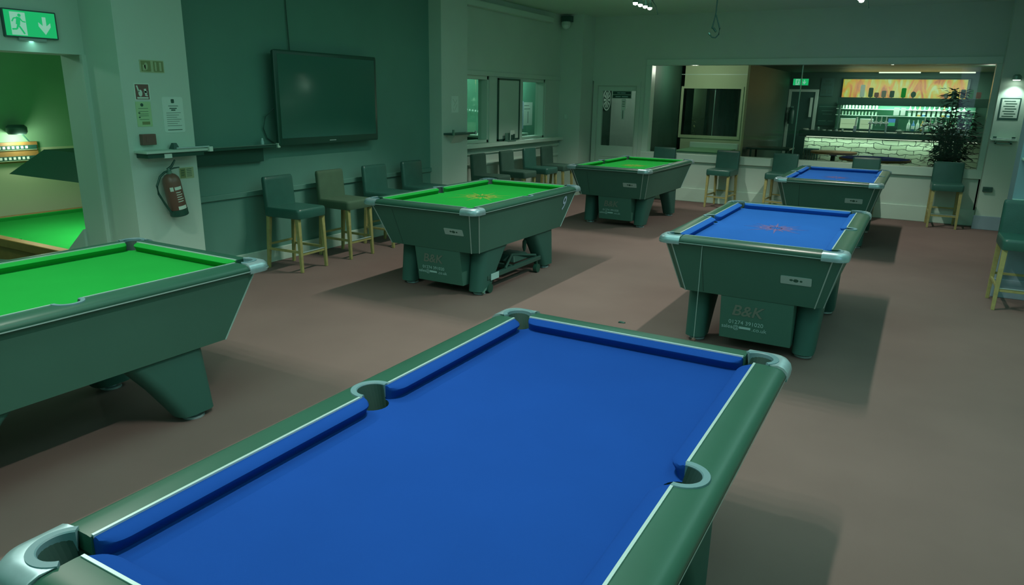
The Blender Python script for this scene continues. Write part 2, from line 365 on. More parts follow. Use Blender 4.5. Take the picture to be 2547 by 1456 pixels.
# ------------------------------------------------------------------ pool tables
HX, HY = 0.502, 0.965
RAILD = 0.112
ZT, ZBOT = 0.80, 0.42
TX, TY, BX, BY = HX + 0.083, HY + 0.070, HX - 0.012, HY - 0.10
def sidept(x, z, s=-1):
    t = (ZT - z) / (ZT - ZBOT); return (x, s * (TY + (BY - TY) * t), z)
def pool_table(label, x, y, rotz, cloth, logo=None, lsize=0.3, cord=False, numeral=None, detail=True):
    T = thing('pool_table', label, 'pool table', (x, y, 0), rotz, None)
    # cabinet: tapering body with chamfered corners
    def plan(hx, hy, c): return [(hx, hy - c), (hx - c, hy), (-hx + c, hy), (-hx, hy - c), (-hx, -hy + c), (-hx + c, -hy), (hx - c, -hy), (hx, -hy + c)]
    cb = MB(); top = plan(TX, TY, 0.06); bot = plan(BX, BY, 0.05); inn = plan(HX + 0.068, HY + 0.062, 0.035)
    cb.loft([[(a, b, ZBOT) for a, b in bot], [(a, b, ZT) for a, b in top], [(a, b, ZT) for a, b in inn], [(a, b, 0.70) for a, b in plan(HX, HY, 0.035)]])
    cb.build('cabinet', 'body', T, bevel=0.004)
    for k in range(8):   # silver edging either side of every corner post
        a = Vector((*top[k], ZT)); b = Vector((*bot[k], ZBOT)); n = Vector((a.x, a.y, 0)).normalized() * 0.002
        MB().tube([a + n, b + n], 0.0045, 6).build('corner_strip', 'strip', T)
    # door seam on the front end
    s1, s2 = sidept(-0.31, 0.765), sidept(-0.31, 0.43)
    MB().tube([(s1[0], s1[1] - 0.001, s1[2]), (s2[0], s2[1] - 0.001, s2[2])], 0.0022, 5).build('door_seam', 'steel_dark', T)
    # maker's plate
    p = [sidept(0.215, 0.585), sidept(0.41, 0.585), sidept(0.41, 0.648), sidept(0.215, 0.648)]
    u = (Vector(p[1]) - Vector(p[0])).normalized(); v = (Vector(p[3]) - Vector(p[0])).normalized()
    pl = MB().frame_prism(rrect(0.0975, 0.032, 0.0975, 0.032, 0.006, 2), p[0], u, v, 0.004).build('name_plate', 'strip', T)
    MB().frame_prism(circ(0.0975, 0.034, 0.017, 14, 0.013), p[0], u, v, 0.005).frame_prism(circ(0.068, 0.036, 0.012, 10, 0.008), p[0], u, v, 0.005)\
        .frame_prism(circ(0.13, 0.033, 0.009, 10, 0.008), p[0], u, v, 0.005).build('emblem', 'ink', pl)
    # ball return box under the front end
    bo = MB().loft([[(-0.185, -0.80, 0.09), (0.31, -0.80, 0.09), (0.31, -0.45, 0.09), (-0.185, -0.45, 0.09)],
                    [(-0.185, -0.86, 0.425), (0.31, -0.86, 0.425), (0.31, -0.40, 0.425), (-0.185, -0.40, 0.425)]]).build('ball_return', 'body', T, bevel=0.004)
    if detail:
        uu = (1, 0, 0); vv = Vector((0, -0.06, 0.335)).normalized()
        def bp(a, z): return (a, -0.80 - 0.06 * (z - 0.09) / 0.335 - 0.003, z)
        text_part('lettering', 'B&K', 0.115, 'dull_text', bo, bp(0.0, 0.315), uu, vv, shear=0.25, bold=0.002)
        text_part('lettering', '01274 391020', 0.042, 'text', bo, bp(0.0, 0.225), uu, vv)
        text_part('lettering', 'sales@', 0.042, 'text', bo, bp(-0.17, 0.185), uu, vv, align='LEFT')
        text_part('lettering', '.co.uk', 0.042, 'text', bo, bp(0.145, 0.185), uu, vv, align='RIGHT')
        MB().frame_prism(rect(-0.045, 0.035, -0.006, 0.012), bp(0, 0.185), uu, vv, 0.001).build('lettering', 'text', bo)
    # legs
    for sx in (-1, 1):
        for sy in (-1, 1):
            mb = MB(); rings = []
            for t in (0, 0.15, 0.5, 0.85, 1):
                z = 0.43 * (1 - t) + 0.035 * t
                y0 = 0.22 + (0.53 - 0.22) * t ** 0.8; y1 = 0.70 + 0.05 * t; hw = 0.085 - 0.012 * t
                rings.append([(sx * 0.385 + a, sy * (0.5 * (y0 + y1)) + b, z) for a, b in rrect(0, 0, hw, 0.5 * (y1 - y0), min(hw * 0.8, 0.07), 4)])
            lg = mb.loft(rings).build('leg', 'leg', T, smooth=True)
            MB().lathe([(0.035, 0.036), (0.035, 0.012), (0.058, 0.012), (0.06, 0.0)], (sx * 0.385, sy * 0.64, 0), 16).build('foot', 'chrome', lg, smooth=True)
    # rails
    prof = [(0, 0.842), (0.012, 0.843), (0.05, 0.843), (0.078, 0.8405), (0.096, 0.834), (0.108, 0.822), (0.112, 0.812), (0.110, 0.802), (0.10, 0.797), (0.03, 0.797), (0, 0.797)]
    def frange(a, b, n): return [a + (b - a) * i / n for i in range(n + 1)]
    for sx in (-1, 1):
        ys = sorted(set([round(q, 4) for q in [-HY + 0.045, -0.6, -0.3, 0.3, 0.6, HY - 0.045] + frange(-0.066, 0.066, 26)]))
        rings = []
        for yy in ys:
            di = math.sqrt(max(0.055 ** 2 - yy ** 2, 0)) + (0.008 if abs(yy) < 0.055 else 0)
            rings.append([(sx * (HX + max(d, di)), yy, z) for d, z in prof])
        MB().loft(rings).build('side_rail', 'rail', T, smooth=True)
        # side pocket: liner and cup
        c = (sx * (HX + 0.006), 0.0)
        ln = MB(); rings = []
        for k in range(19):
            a = math.radians(-98 + 196 * k / 18); ca, sa = math.cos(a), math.sin(a)
            rings.append([(c[0] + sx * r * ca, c[1] + r * sa, z) for r, z in ((0.050, 0.80), (0.050, 0.843), (0.053, 0.8465), (0.070, 0.8465), (0.072, 0.841), (0.072, 0.80))])
        ln.loft(rings).build('pocket_liner', 'liner', T, smooth=True)
    for sy in (-1, 1):
        rings = []
        for xx in frange(-HX + 0.045, HX - 0.045, 6):
            rings.append([(xx, sy * (HY + d), z) for d, z in prof])
        MB().loft(rings).build('end_rail', 'rail', T, smooth=True)
    # silver line along the inner edge of the rails
    for sx in (-1, 1):
        for a, b in ((-HY + 0.05, -0.062), (0.062, HY - 0.05)):
            MB().box(sx * HX - 0.004, sx * HX + 0.004, a, b, 0.835, 0.8455).build('rail_strip', 'strip', T)
    for sy in (-1, 1):
        MB().box(-HX + 0.05, HX - 0.05, sy * HY - 0.004, sy * HY + 0.004, 0.835, 0.8455).build('rail_strip', 'strip', T)
    # lower rail trim line
    lo = rrect(0, 0, HX + 0.113, HY + 0.113, 0.05, 6)
    MB().loft([[(a, b, 0.803) for a, b in lo], [(a, b, 0.809) for a, b in lo]], cap=False).build('rail_trim', 'strip', T)
    # corner castings and pockets
    R = 0.054
    for sx in (-1, 1):
        for sy in (-1, 1):
            c = (sx * (HX + 0.004), sy * (HY + 0.004)); cs = MB(); rings = []
            L = RAILD + 0.003 - 0.004; rc = 0.075
            e = 0.048; q0 = L - rc
            def outer(a):      # outline point and its outward normal, ends square across the rail
                ca, sa = math.cos(a), math.sin(a)
                if a <= 0: return (L, max(L * math.tan(a), -e), 1.0, 0.0)
                if a >= PI / 2: return (max(L / math.tan(a), -e), L, 0.0, 1.0)
                k_ = L / max(ca, sa)
                px, py = k_ * ca, k_ * sa
                if px > q0 and py > q0:
                    b2 = q0 * (ca + sa); kk = b2 + math.sqrt(max(b2 * b2 - (2 * q0 * q0 - rc * rc), 0))
                    px, py = kk * ca, kk * sa; return (px, py, (px - q0) / rc, (py - q0) / rc)
                return (px, py, 1.0, 0.0) if ca > sa else (px, py, 0.0, 1.0)
            for k in range(33):
                a = math.radians(-50 + 190 * k / 32); ca, sa = math.cos(a), math.sin(a); ox, oy, nx, ny = outer(a)
                ring = []
                for kind, z in (('i', 0.795), ('i', 0.844), ('j', 0.847), ('k', 0.847), (0.034, 0.847), (0.014, 0.841), (0.002, 0.828), (-0.003, 0.812), (-0.001, 0.792)):
                    if isinstance(kind, str):
                        r = {'i': R, 'j': R + 0.003, 'k': R + 0.016}[kind]; px, py = r * ca, r * sa
                        if a < 0 or a > PI / 2: px, py = max(px, -e - 0.004), max(py, -e - 0.004)
                    else: px, py = ox - kind * nx, oy - kind * ny
                    ring.append((c[0] + sx * px, c[1] + sy * py, z))
                rings.append(ring)
            cast = cs.loft(rings).build('corner_casting', 'chrome', T, smooth=True)
            lr = []
            for k in range(25):
                a = math.radians(-50 + 190 * k / 24); ca, sa = math.cos(a), math.sin(a)
                lr.append([(c[0] + sx * r * ca, c[1] + sy * r * sa, z) for r, z in ((R - 0.003, 0.80), (R - 0.003, 0.8475), (R, 0.8505), (R + 0.017, 0.8495), (R + 0.017, 0.846))])
            MB().loft(lr).build('pocket_rim', 'liner', cast, smooth=True)
    def cup(c, dirx, diry, r):
        mb = MB(); lo_, hi = [], []; n = 28
        for k in range(n):
            a = 2 * PI * k / n; px, py = math.cos(a), math.sin(a)
            out = px * dirx + py * diry
            lo_.append((c[0] - dirx * 0.03 + 0.6 * r * px, c[1] - diry * 0.03 + 0.6 * r * py, 0.702)); hi.append((c[0] + r * px, c[1] + r * py, 0.841 if out > -0.05 else 0.7925))
        b0 = len(mb.v); mb.v += lo_ + hi
        for k in range(n): mb.f.append((b0 + k, b0 + (k + 1) % n, b0 + n + (k + 1) % n, b0 + n + k))
        mb.f.append(tuple(b0 + k for k in range(n)))
        mb.build('pocket', 'pocket', T)
    for sx in (-1, 1):
        for sy in (-1, 1): cup((sx * (HX + 0.004), sy * (HY + 0.004)), sx * 0.707, sy * 0.707, 0.0535)
        cup((sx * (HX + 0.006), 0), sx, 0, 0.0495)
    # bed cloth with pocket cut-outs
    o = []; q = 0.004
    dd = math.sqrt(R * R - q * q)
    def corner(sx, sy, first_x):
        cx, cy = sx * (HX + q), sy * (HY + q)
        a1 = math.atan2(sy * (HY) - cy, sx * (HX + q - dd) - cx); a2 = math.atan2(sy * (HY + q - dd) - cy, sx * HX - cx)
        s, e = (a1, a2) if first_x else (a2, a1)
        if e - s > PI: e -= 2 * PI
        if e - s < -PI: e += 2 * PI
        return [(cx + R * math.cos(s + (e - s) * k / 8), cy + R * math.sin(s + (e - s) * k / 8)) for k in range(9)]
    def side(sx, up):
        cx = sx * (HX + 0.006); r = 0.050; a = math.acos(0.006 / r)
        ks = [PI - a + 2 * a * k / 10 for k in range(11)] if sx > 0 else [-a + 2 * a * k / 10 for k in range(11)]
        pts = [(cx + r * math.cos(t), r * math.sin(t)) for t in ks]
        pts.sort(key=lambda p_: p_[1], reverse=not up); return pts
    o += corner(1, -1, True) + side(1, True) + corner(1, 1, False) + corner(-1, 1, True) + side(-1, False) + corner(-1, -1, False)
    MB().prism(o, 0.755, 0.793).build('playing_cloth', cloth, T)
    # cushions
    cp = [(-0.002, 0.841), (0.02, 0.839), (0.042, 0.834), (0.049, 0.828), (0.048, 0.822), (0.036, 0.808), (0.030, 0.792), (-0.002, 0.792)]
    def cushion(p0, p1, inward):
        p0, p1, inward = Vector(p0), Vector(p1), Vector(inward); Lc = (p1 - p0).length; t = (p1 - p0) / Lc; rings = []
        ss = [0, 0.003, 0.008, 0.015, 0.025, 0.038, 0.055]; ss = ss + [Lc * 0.5] + [Lc - q_ for q_ in reversed(ss)]
        for s_ in ss:
            dist = min(s_, Lc - s_); k = min(dist / 0.055, 1); sc_ = 0.10 + 0.90 * math.sqrt(1 - (1 - k) ** 2)
            rings.append([p0 + t * s_ + inward * (e * sc_ if e > 0 else e) + Vector((0, 0, z)) for e, z in cp])
        MB().loft(rings).build('cushion', cloth, T, smooth=True)
    for sx in (-1, 1):
        cushion((sx * HX, -HY + 0.05, 0), (sx * HX, -0.053, 0), (-sx, 0, 0))
        cushion((sx * HX, 0.053, 0), (sx * HX, HY - 0.05, 0), (-sx, 0, 0))
    for sy in (-1, 1): cushion((-HX + 0.05, sy * HY, 0), (HX - 0.05, sy * HY, 0), (0, -sy, 0))
    if logo:
        mb = MB(); rnd = random.Random(3)
        for k in range(16):
            a = 2 * PI * k / 16 + 0.1; L = lsize * (1.0 if k % 2 == 0 else 0.72) * rnd.uniform(0.85, 1.05); wd = lsize * 0.05
            n = Vector((-math.sin(a), math.cos(a))); d = Vector((math.cos(a), math.sin(a)))
            p1 = d * lsize * 0.14 + n * wd; p2 = d * lsize * 0.14 - n * wd; p3 = d * L
            mb.prism([tuple(p2), tuple(p3), tuple(p1)], 0.7925, 0.7938)
        ring_ = [circ(0, 0, lsize * 0.40, 32), circ(0, 0, lsize * 0.46, 32)]
        for k in range(32):
            j = (k + 1) % 32
            if k % 4 != 3: mb.prism([ring_[0][k], ring_[0][j], ring_[1][j], ring_[1][k]], 0.7925, 0.7939)
        mb.build('cloth_print', logo, T)
    if cord:
        tp = sidept(-0.305, 0.762)
        cd = MB().tube([(tp[0], -1.04, 0.80), (tp[0] + 0.002, -1.045, 0.45), (tp[0], -1.043, 0.125)], 0.0022, 6).build('chalk_cord', 'strip', T)
        MB().sphere((tp[0], -1.043, 0.11), 0.016).build('knob', 'red_box', cd, smooth=True)
    if numeral:
        t = (ZT - 0.68) / (ZT - ZBOT); xx = TX + (BX - TX) * t + 0.003
        text_part('number', numeral, 0.215, 'white_text', T, (xx + 0.002, 0.745, 0.68), (0, 1, 0), Vector(((TX - BX), 0, (ZT - ZBOT))), bold=0.0015, sx=0.85)
    return T

PT = 'pool tables standing on the brown carpet'
tA = pool_table('black pool table with deep blue cloth, nearest the viewer', -0.916, 1.626, 0, 'blue_cloth')
tB = pool_table('black pool table with plain green cloth, nearest on the left beside the extinguisher wall', -3.727, 1.667, 0, 'green_cloth')
tC = pool_table('black pool table with green printed cloth and a white numeral nine on its side', -3.748, 6.0, 0, 'green_cloth', 'orange_print', 0.34, numeral='9')
tD = pool_table('black pool table with green printed cloth, furthest away near the glazed door', -3.708, 10.238, math.radians(-0.6), 'green_cloth', 'orange_print', 0.30)
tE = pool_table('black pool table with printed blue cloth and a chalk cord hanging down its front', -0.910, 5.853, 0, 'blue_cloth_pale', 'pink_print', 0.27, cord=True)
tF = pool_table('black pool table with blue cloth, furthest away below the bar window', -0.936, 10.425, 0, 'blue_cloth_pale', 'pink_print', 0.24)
for t in (tA, tB, tC, tD, tE, tF): t['group'] = PT

# ------------------------------------------------------------------ bar stools
def bar_stool(label, x, y, rz, cover='leather', group=None, lean=0.03):
    """origin at the floor under the middle of the seat; the seat faces local -y, the back stands at +y"""
    T = thing('bar_stool', label, 'bar stool', (x, y, 0), rz, group)
    se = MB(); rings = []
    for z, k in ((0.545, 0.985), (0.56, 1.0), (0.615, 1.0), (0.632, 0.985), (0.64, 0.95)):
        rings.append([(a * k, b * k - 0.01, z) for a, b in rrect(0, 0, 0.205, 0.225, 0.04, 5)])
    se.loft(rings).build('seat', cover, T, smooth=True)
    bk = MB(); rings = []
    for z, k, t in ((0.55, 1.0, 1.0), (0.70, 1.0, 1.0), (0.90, 1.0, 0.95), (0.925, 0.985, 0.85), (0.935, 0.95, 0.6)):
        yy = 0.195 + lean * (z - 0.55) / 0.4
        rings.append([(a * k, yy + b * t, z) for a, b in rrect(0, 0, 0.20, 0.032, 0.025, 4)])
    bk.loft(rings).build('backrest', cover, T, smooth=True)
    for sx in (-1, 1):
        for yf, yt in ((-0.215, -0.19), (0.235, 0.19)):
            rings = []
            for z, h, k in ((0.0, 0.014, 0.0), (0.28, 0.018, 0.5), (0.548, 0.021, 1.0)):
                xx = sx * (0.18 - 0.006 * k); yy = yf + (yt - yf) * k
                rings.append([(xx - h, yy - h, z), (xx + h, yy - h, z), (xx + h, yy + h, z), (xx - h, yy + h, z)])
            MB().loft(rings).build('leg', 'oak', T, bevel=0.003)
        MB().box(sx * 0.18 - 0.009, sx * 0.18 + 0.009, -0.20, 0.215, 0.195, 0.22).build('stretcher', 'oak', T, bevel=0.002)
    fr = MB().box(-0.165, 0.165, -0.216, -0.196, 0.17, 0.198).build('stretcher', 'oak', T, bevel=0.002)
    MB().box(-0.165, 0.165, -0.220, -0.194, 0.199, 0.203).build('foot_plate', 'strip', fr)
    MB().box(-0.165, 0.165, 0.215, 0.231, 0.24, 0.262).build('stretcher', 'oak', T, bevel=0.002)
    return T
G1 = 'bar stools in front of the dark television wall'
bar_stool('dark leather bar stool nearest the viewer along the dark wall, left of the olive one', -5.49, 5.19, math.radians(93), 'leather', G1)
bar_stool('olive suede bar stool second along the dark wall under the television', -5.49, 5.93, math.radians(90), 'suede', G1)
bar_stool('dark leather bar stool third along the dark wall behind the numbered green table', -5.49, 6.68, math.radians(88), 'leather', G1)
bar_stool('dark leather bar stool furthest along the dark wall beside the grey column', -5.49, 7.42, math.radians(90), 'leather', G1)
G2 = 'bar stools below the windows in the left wall'
bar_stool('grey fabric bar stool nearest the column under the left wall windows', -5.45, 8.98, math.radians(92), 'grey_fabric', G2)
bar_stool('grey fabric bar stool second from the column under the framed board', -5.45, 9.80, math.radians(90), 'grey_fabric', G2)
bar_stool('dark leather bar stool third from the column under the left wall windows', -5.45, 10.56, math.radians(90), 'leather', G2)
bar_stool('dark bar stool nearest the corner under the left wall windows', -5.45, 11.2, math.radians(90), 'grey_fabric', G2)
G3 = 'bar stools below the bar window'
bar_stool('black bar stool half hidden behind the far green table', -3.97, 12.30, 0.0, 'leather', G3)
bar_stool('black bar stool standing clear between the two far pool tables', -2.87, 12.27, math.radians(-6), 'leather', G3)
bar_stool('black bar stool partly behind the left edge of the far blue table', -1.93, 12.27, math.radians(-4), 'leather', G3)
bar_stool('black bar stool hidden but for its back behind the middle of the far blue table', -0.72, 12.32, 0.0, 'leather', G3)
bar_stool('black bar stool under the right end of the bar window', 0.40, 12.28, math.radians(3), 'leather', G3)
bar_stool('dark leather bar stool cut by the right picture edge, backed against the daylit pier', 0.93, 7.62, math.radians(2), 'leather', None)

# ------------------------------------------------------------------ television and things on the dark wall
tv = thing('television', 'large switched-off flat black television mounted on the dark wall', 'television', (-5.9, 6.05, 1.70), 0)
MB().box(0.001, 0.06, -0.35, 0.35, -0.22, 0.22).build('wall_bracket', 'steel_dark', tv)
MB().loft([[(0.06, a, b) for a, b in rrect(0, 0, 0.70, 0.40, 0.02, 3)], [(0.115, a, b) for a, b in rrect(0, 0, 0.775, 0.468, 0.02, 3)],
           [(0.150, a, b) for a, b in rrect(0, 0, 0.78, 0.475, 0.02, 3)], [(0.158, a, b) for a, b in rrect(0, 0, 0.77, 0.465, 0.02, 3)]]).build('casing', 'black', tv, smooth=True)
MB().box(0.157, 0.160, -0.735, 0.735, -0.40, 0.435).build('screen', 'screen', tv)
MB().box(0.158, 0.161, -0.05, 0.05, -0.448, -0.440).build('badge', 'strip', tv)
tag(MB().tube([(-5.885, 5.60, CZ), (-5.885, 5.61, 2.6), (-5.88, 5.62, 2.2), (-5.87, 5.62, 2.1)], 0.006, 6).build('power_cable', 'black'),
    'thin black cable running from the ceiling down behind the television', 'cable')
tag(MB().tube([(-5.82, 5.30, 1.60), (-5.86, 5.22, 1.52), (-5.88, 5.20, 1.40), (-5.88, 5.24, 1.30), (-5.88, 5.32, 1.25)], 0.006, 6).build('looped_cable', 'steel_dark'),
    'short grey cable loop hanging at the lower left of the television', 'cable')
# shelf on the dark wall
sh = thing('wall_shelf', 'long narrow black shelf with steel edge on the dark wall, left of the television', 'shelf', (-5.9, 4.85, 1.225), 0)
MB().box(0.0, 0.13, -0.52, 0.42, -0.012, 0.012).build('shelf_board', 'black', sh, bevel=0.003)
MB().tube([(0.135, -0.52, 0.02), (0.135, 0.42, 0.02)], 0.005, 6).build('edge_rail', 'steel', sh)
MB().box(0.12, 0.15, 0.41, 0.44, -0.015, 0.03).build('end_cap', 'trim', sh)
MB().box(0.0, 0.05, -0.5, 0.3, -0.15, -0.012).build('shelf_shade', 'black', sh)  # black block in place of the shade beneath the shelf
sc_ = thing('salt_shaker', 'small pale shaker standing on the black wall shelf', 'shaker', (-5.83, 5.13, 1.238), 0)
MB().lathe([(0.016, 0), (0.017, 0.03), (0.012, 0.05)], (0, 0, 0), 10).build('body', 'text', sc_, smooth=True)
MB().lathe([(0.012, 0.05), (0.013, 0.058), (0.008, 0.07)], (0, 0, 0), 10).build('cap', 'strip', sc_, smooth=True)

# ------------------------------------------------------------------ things on the left pillar
PX = -5.7
sh = thing('wall_shelf', 'short pale wall shelf with black bracket on the pillar above the extinguisher', 'shelf', (PX, 3.95, 1.26), 0)
MB().box(0.0, 0.17, -0.29, 0.30, -0.012, 0.008).build('shelf_board', 'wall', sh, bevel=0.003)
MB().box(0.0, 0.15, -0.27, 0.27, -0.05, -0.012).build('bracket', 'black', sh)
MB().tube([(0.16, 0.0, 0.022), (0.16, 0.32, 0.022)], 0.008, 8).build('edge_rail', 'strip', sh)
MB().box(0.15, 0.18, 0.31, 0.345, -0.02, 0.022).build('end_cap', 'white', sh)
MB().box(0.13, 0.155, -0.12, -0.05, -0.055, -0.02).build('clip', 'paper', sh)
MB().loft([[(0.02, 0.02, 0.008), (0.09, 0.02, 0.008), (0.09, 0.08, 0.008), (0.02, 0.08, 0.008)], [(0.04, 0.035, 0.06), (0.07, 0.035, 0.06), (0.07, 0.065, 0.06), (0.04, 0.065, 0.06)]]).build('end_stop', 'steel_dark', sh)
def sign(name, label, cat, y0, y1, z0, z1, base, xx=PX, F=WX, rot=0, rnd=0.004):
    yc, zc = (y0 + y1) / 2, (z0 + z1) / 2
    T = thing(name, label, cat, (xx, yc, zc) if F is WX else (yc, xx, zc), 0)
    a, b = (y1 - y0) / 2, (z1 - z0) / 2
    panel('plate', [rrect(0, 0, a, b, rnd, 2)], base, T, (0, 0, 0), F, 0.003)
    return T, a, b
T, a, b = sign('door_sign', 'pair of small gold pictogram signs high on the left pillar', 'sign', 3.80, 4.02, 1.90, 2.0, 'gold_light')
panel('plaque', [rect(-a + 0.012, -0.012, -b + 0.008, b - 0.008)], 'gold_sign', T, (0, 0, 0), WX, 0.001, 0.003)
panel('plaque', [rect(0.012, a - 0.008, -b + 0.008, b - 0.008)], 'gold_sign', T, (0, 0, 0), WX, 0.001, 0.003)
panel('symbol', [rect(-0.085, -0.06, -0.035, 0.01), circ(-0.055, 0.0, 0.016, 10, 0.03), rect(0.025, 0.04, -0.035, 0.035), rect(0.065, 0.085, -0.035, 0.035)], 'gold_light', T, (0, 0, 0), WX, 0.001, 0.004)
T, a, b = sign('fire_sign', 'square dark red sign with white hand and flames on the left pillar', 'sign', 3.725, 3.865, 1.675, 1.812, 'white')
panel('field', [rect(-a + 0.01, a - 0.01, -b + 0.008, b - 0.008)], 'red_sign', T, (0, 0, 0), WX, 0.001, 0.003)
panel('symbol', [stroke((-0.045, 0.05), (-0.03, 0.0), 0.012), circ(-0.018, -0.01, 0.018, 12, 0.028), stroke((0.025, 0.025), (0.033, -0.02), 0.02), stroke((0.015, 0.0), (0.045, 0.0), 0.014),
                 stroke((0.022, -0.025), (0.045, -0.03), 0.012), rect(-0.05, 0.05, -0.055, -0.042)], 'white', T, (0, 0, 0), WX, 0.001, 0.004)
T, a, b = sign('notice', 'green tinted printed fire notice below the red hand sign', 'notice', 3.722, 3.857, 1.462, 1.665, 'paper_green')
panel('symbol', [circ(-0.012, 0.075, 0.014, 12)], 'ink', T, (0, 0, 0), WX, 0.001, 0.003)
panel('printed_lines', [rect(-0.045, 0.04, z, z + 0.003) for z in (0.045, 0.02, 0.0, -0.015, -0.045)] + [rect(-0.05, -0.035, z, z + 0.01) for z in (0.005, -0.03)], 'ink', T, (0, 0, 0), WX, 0.001, 0.003)
panel('footer_band', [rect(-0.025, 0.045, -0.085, -0.06)], 'gold_sign', T, (0, 0, 0), WX, 0.001, 0.003)
T, a, b = sign('notice', 'white laminated rules notice with a crest, right of the green notice', 'notice', 3.965, 4.165, 1.405, 1.705, 'paper', rnd=0.015)
panel('symbol', [rrect(0, 0.115, 0.015, 0.017, 0.007, 2)], 'ink', T, (0, 0, 0), WX, 0.001, 0.003)
panel('printed_lines', [rect(-0.045, 0.05, 0.073, 0.077), rect(-0.035, 0.035, 0.05, 0.058), rect(-0.02, 0.02, 0.035, 0.045)]
      + [rect(-0.07, 0.07 - 0.02 * (k % 3), 0.015 - 0.018 * k, 0.018 - 0.018 * k) for k in range(7)] + [rect(-0.07, 0.07, -0.13, -0.124)], 'ink', T, (0, 0, 0), WX, 0.001, 0.003)
T = thing('call_point', 'dull red fire alarm call point above the pale shelf', 'alarm', (PX, 3.785, 1.357), 0)
MB().box(0, 0.045, -0.062, 0.062, -0.045, 0.045).build('casing', 'red_box', T, bevel=0.004)
panel('glass_panel', [rect(-0.03, 0.03, -0.022, 0.022)], 'red_sign', T, (0.045, 0, 0), WX, 0.002)
T, a, b = sign('extinguisher_sign', 'small yellowish instruction sign beside the fire extinguisher', 'sign', 4.06, 4.205, 1.0, 1.098, 'gold_light')
panel('field', [rect(-a + 0.008, -0.012, -b + 0.008, b - 0.008)], 'gold_sign', T, (0, 0, 0), WX, 0.001, 0.003)
panel('printed_lines', [rect(-0.055, -0.025, z, z + 0.006) for z in (-0.02, 0.0, 0.02)] + [rect(0.0, 0.05, z, z + 0.004) for z in (-0.03, -0.015, 0, 0.015, 0.03)], 'ink', T, (0, 0, 0), WX, 0.001, 0.004)
# extinguisher, hanging a little askew
T = thing('fire_extinguisher', 'red fire extinguisher with black hose hanging askew on the left pillar', 'fire extinguisher', (PX + 0.095, 3.955, 0.70), 0)
T.rotation_euler = (math.radians(9), 0, 0)
MB().lathe([(0.070, 0.055), (0.0735, 0.06), (0.0735, 0.30), (0.066, 0.335), (0.045, 0.36), (0.022, 0.372)], (0, 0, 0), 24).build('cylinder', 'ext_red', T, smooth=True)
MB().lathe([(0.070, 0.0), (0.076, 0.006), (0.076, 0.058)], (0, 0, 0), 24).build('base_ring', 'black', T, smooth=True)
MB().lathe([(0.022, 0.37), (0.022, 0.395), (0.014, 0.40), (0.014, 0.42)], (0, 0, 0), 12).build('valve', 'steel', T, smooth=True)
MB().tube([(0, -0.01, 0.41), (0.01, 0.03, 0.43), (0.01, 0.075, 0.475)], [0.011, 0.011, 0.007], 8).build('handle', 'black', T)
MB().tube([(0, -0.01, 0.405), (0.01, 0.05, 0.41), (0.01, 0.10, 0.405)], [0.008, 0.007, 0.005], 8).build('trigger', 'black', T)
MB().tube([(0, -0.015, 0.395), (0.01, -0.05, 0.395), (0.01, -0.10, 0.37), (0.005, -0.145, 0.30), (0.0, -0.145, 0.23), (0.0, -0.11, 0.13), (0.01, -0.082, 0.05)], 0.0095, 10).build('hose', 'black', T, smooth=True)
def arc_label(a0, a1, z0, z1, m, nm='label'):
    mb = MB(); r = 0.0742
    lo_ = [(r * math.cos(math.radians(a0 + (a1 - a0) * k / 8)), r * math.sin(math.radians(a0 + (a1 - a0) * k / 8))) for k in range(9)]
    mb.loft([[(x_, y_, z0) for x_, y_ in lo_] + [(x_ * 0.98, y_ * 0.98, z0) for x_, y_ in reversed(lo_)], [(x_, y_, z1) for x_, y_ in lo_] + [(x_ * 0.98, y_ * 0.98, z1) for x_, y_ in reversed(lo_)]])
    mb.build(nm, m, T)
arc_label(-55, -33, 0.23, 0.265, 'white'); arc_label(-25, 25, 0.235, 0.262, 'white')
for z in (0.21, 0.19, 0.17, 0.15, 0.13): arc_label(-22, 8 + 300 * (z % 0.05), z, z + 0.006, 'white', 'printed_line')
arc_label(-30, 30, 0.062, 0.092, 'white')
# exit sign over the opening
def exit_sign(label, o, F, W, H, name='exit_sign'):
    T = thing(name, label, 'exit sign', o, 0)
    panel('housing', [rrect(0, 0, W / 2 + 0.01, H / 2 + 0.01, 0.006, 2)], 'steel_dark', T, (0, 0, 0), F, 0.03)
    f = panel('light_panel', [rect(-W / 2, W / 2, -H / 2, H / 2)], 'exit_green', T, (0, 0, 0), F, 0.001, 0.03)
    k = H / 0.185
    def sc2(pl): return [[(x_ * k, y_ * k) for x_, y_ in p] for p in pl]
    panel('doorway_symbol', sc2([rect(-0.145, -0.035, -0.085, 0.08)]), 'exit_white', f, (0, 0, 0), F, 0.001, 0.031)
    man = [circ(-0.078, 0.058, 0.012, 12), stroke((-0.085, 0.045), (-0.095, -0.01), 0.03), stroke((-0.085, 0.04), (-0.12, 0.035), 0.009), stroke((-0.12, 0.035), (-0.135, 0.01), 0.009),
           stroke((-0.08, 0.04), (-0.06, 0.015), 0.009), stroke((-0.06, 0.015), (-0.038, 0.012), 0.009), stroke((-0.095, -0.01), (-0.075, -0.04), 0.013), stroke((-0.075, -0.04), (-0.055, -0.075), 0.012),
           stroke((-0.095, -0.01), (-0.105, -0.042), 0.013), stroke((-0.105, -0.042), (-0.14, -0.045), 0.012)]
    panel('running_figure', sc2(man), 'exit_green', f, (0, 0, 0), F, 0.001, 0.032)
    arr = [[(0.10, -0.07), (0.145, -0.01), (0.145, 0.02), (0.115, -0.005), (0.085, -0.005), (0.055, 0.02), (0.055, -0.01)], rect(0.086, 0.114, -0.02, 0.06)]
    panel('arrow', sc2(arr), 'exit_white', f, (0, 0, 0), F, 0.001, 0.031)
    return T
T = exit_sign('green illuminated running man exit sign above the opening at left', (-6.15, 3.22, 2.233), WX, 0.37, 0.185)
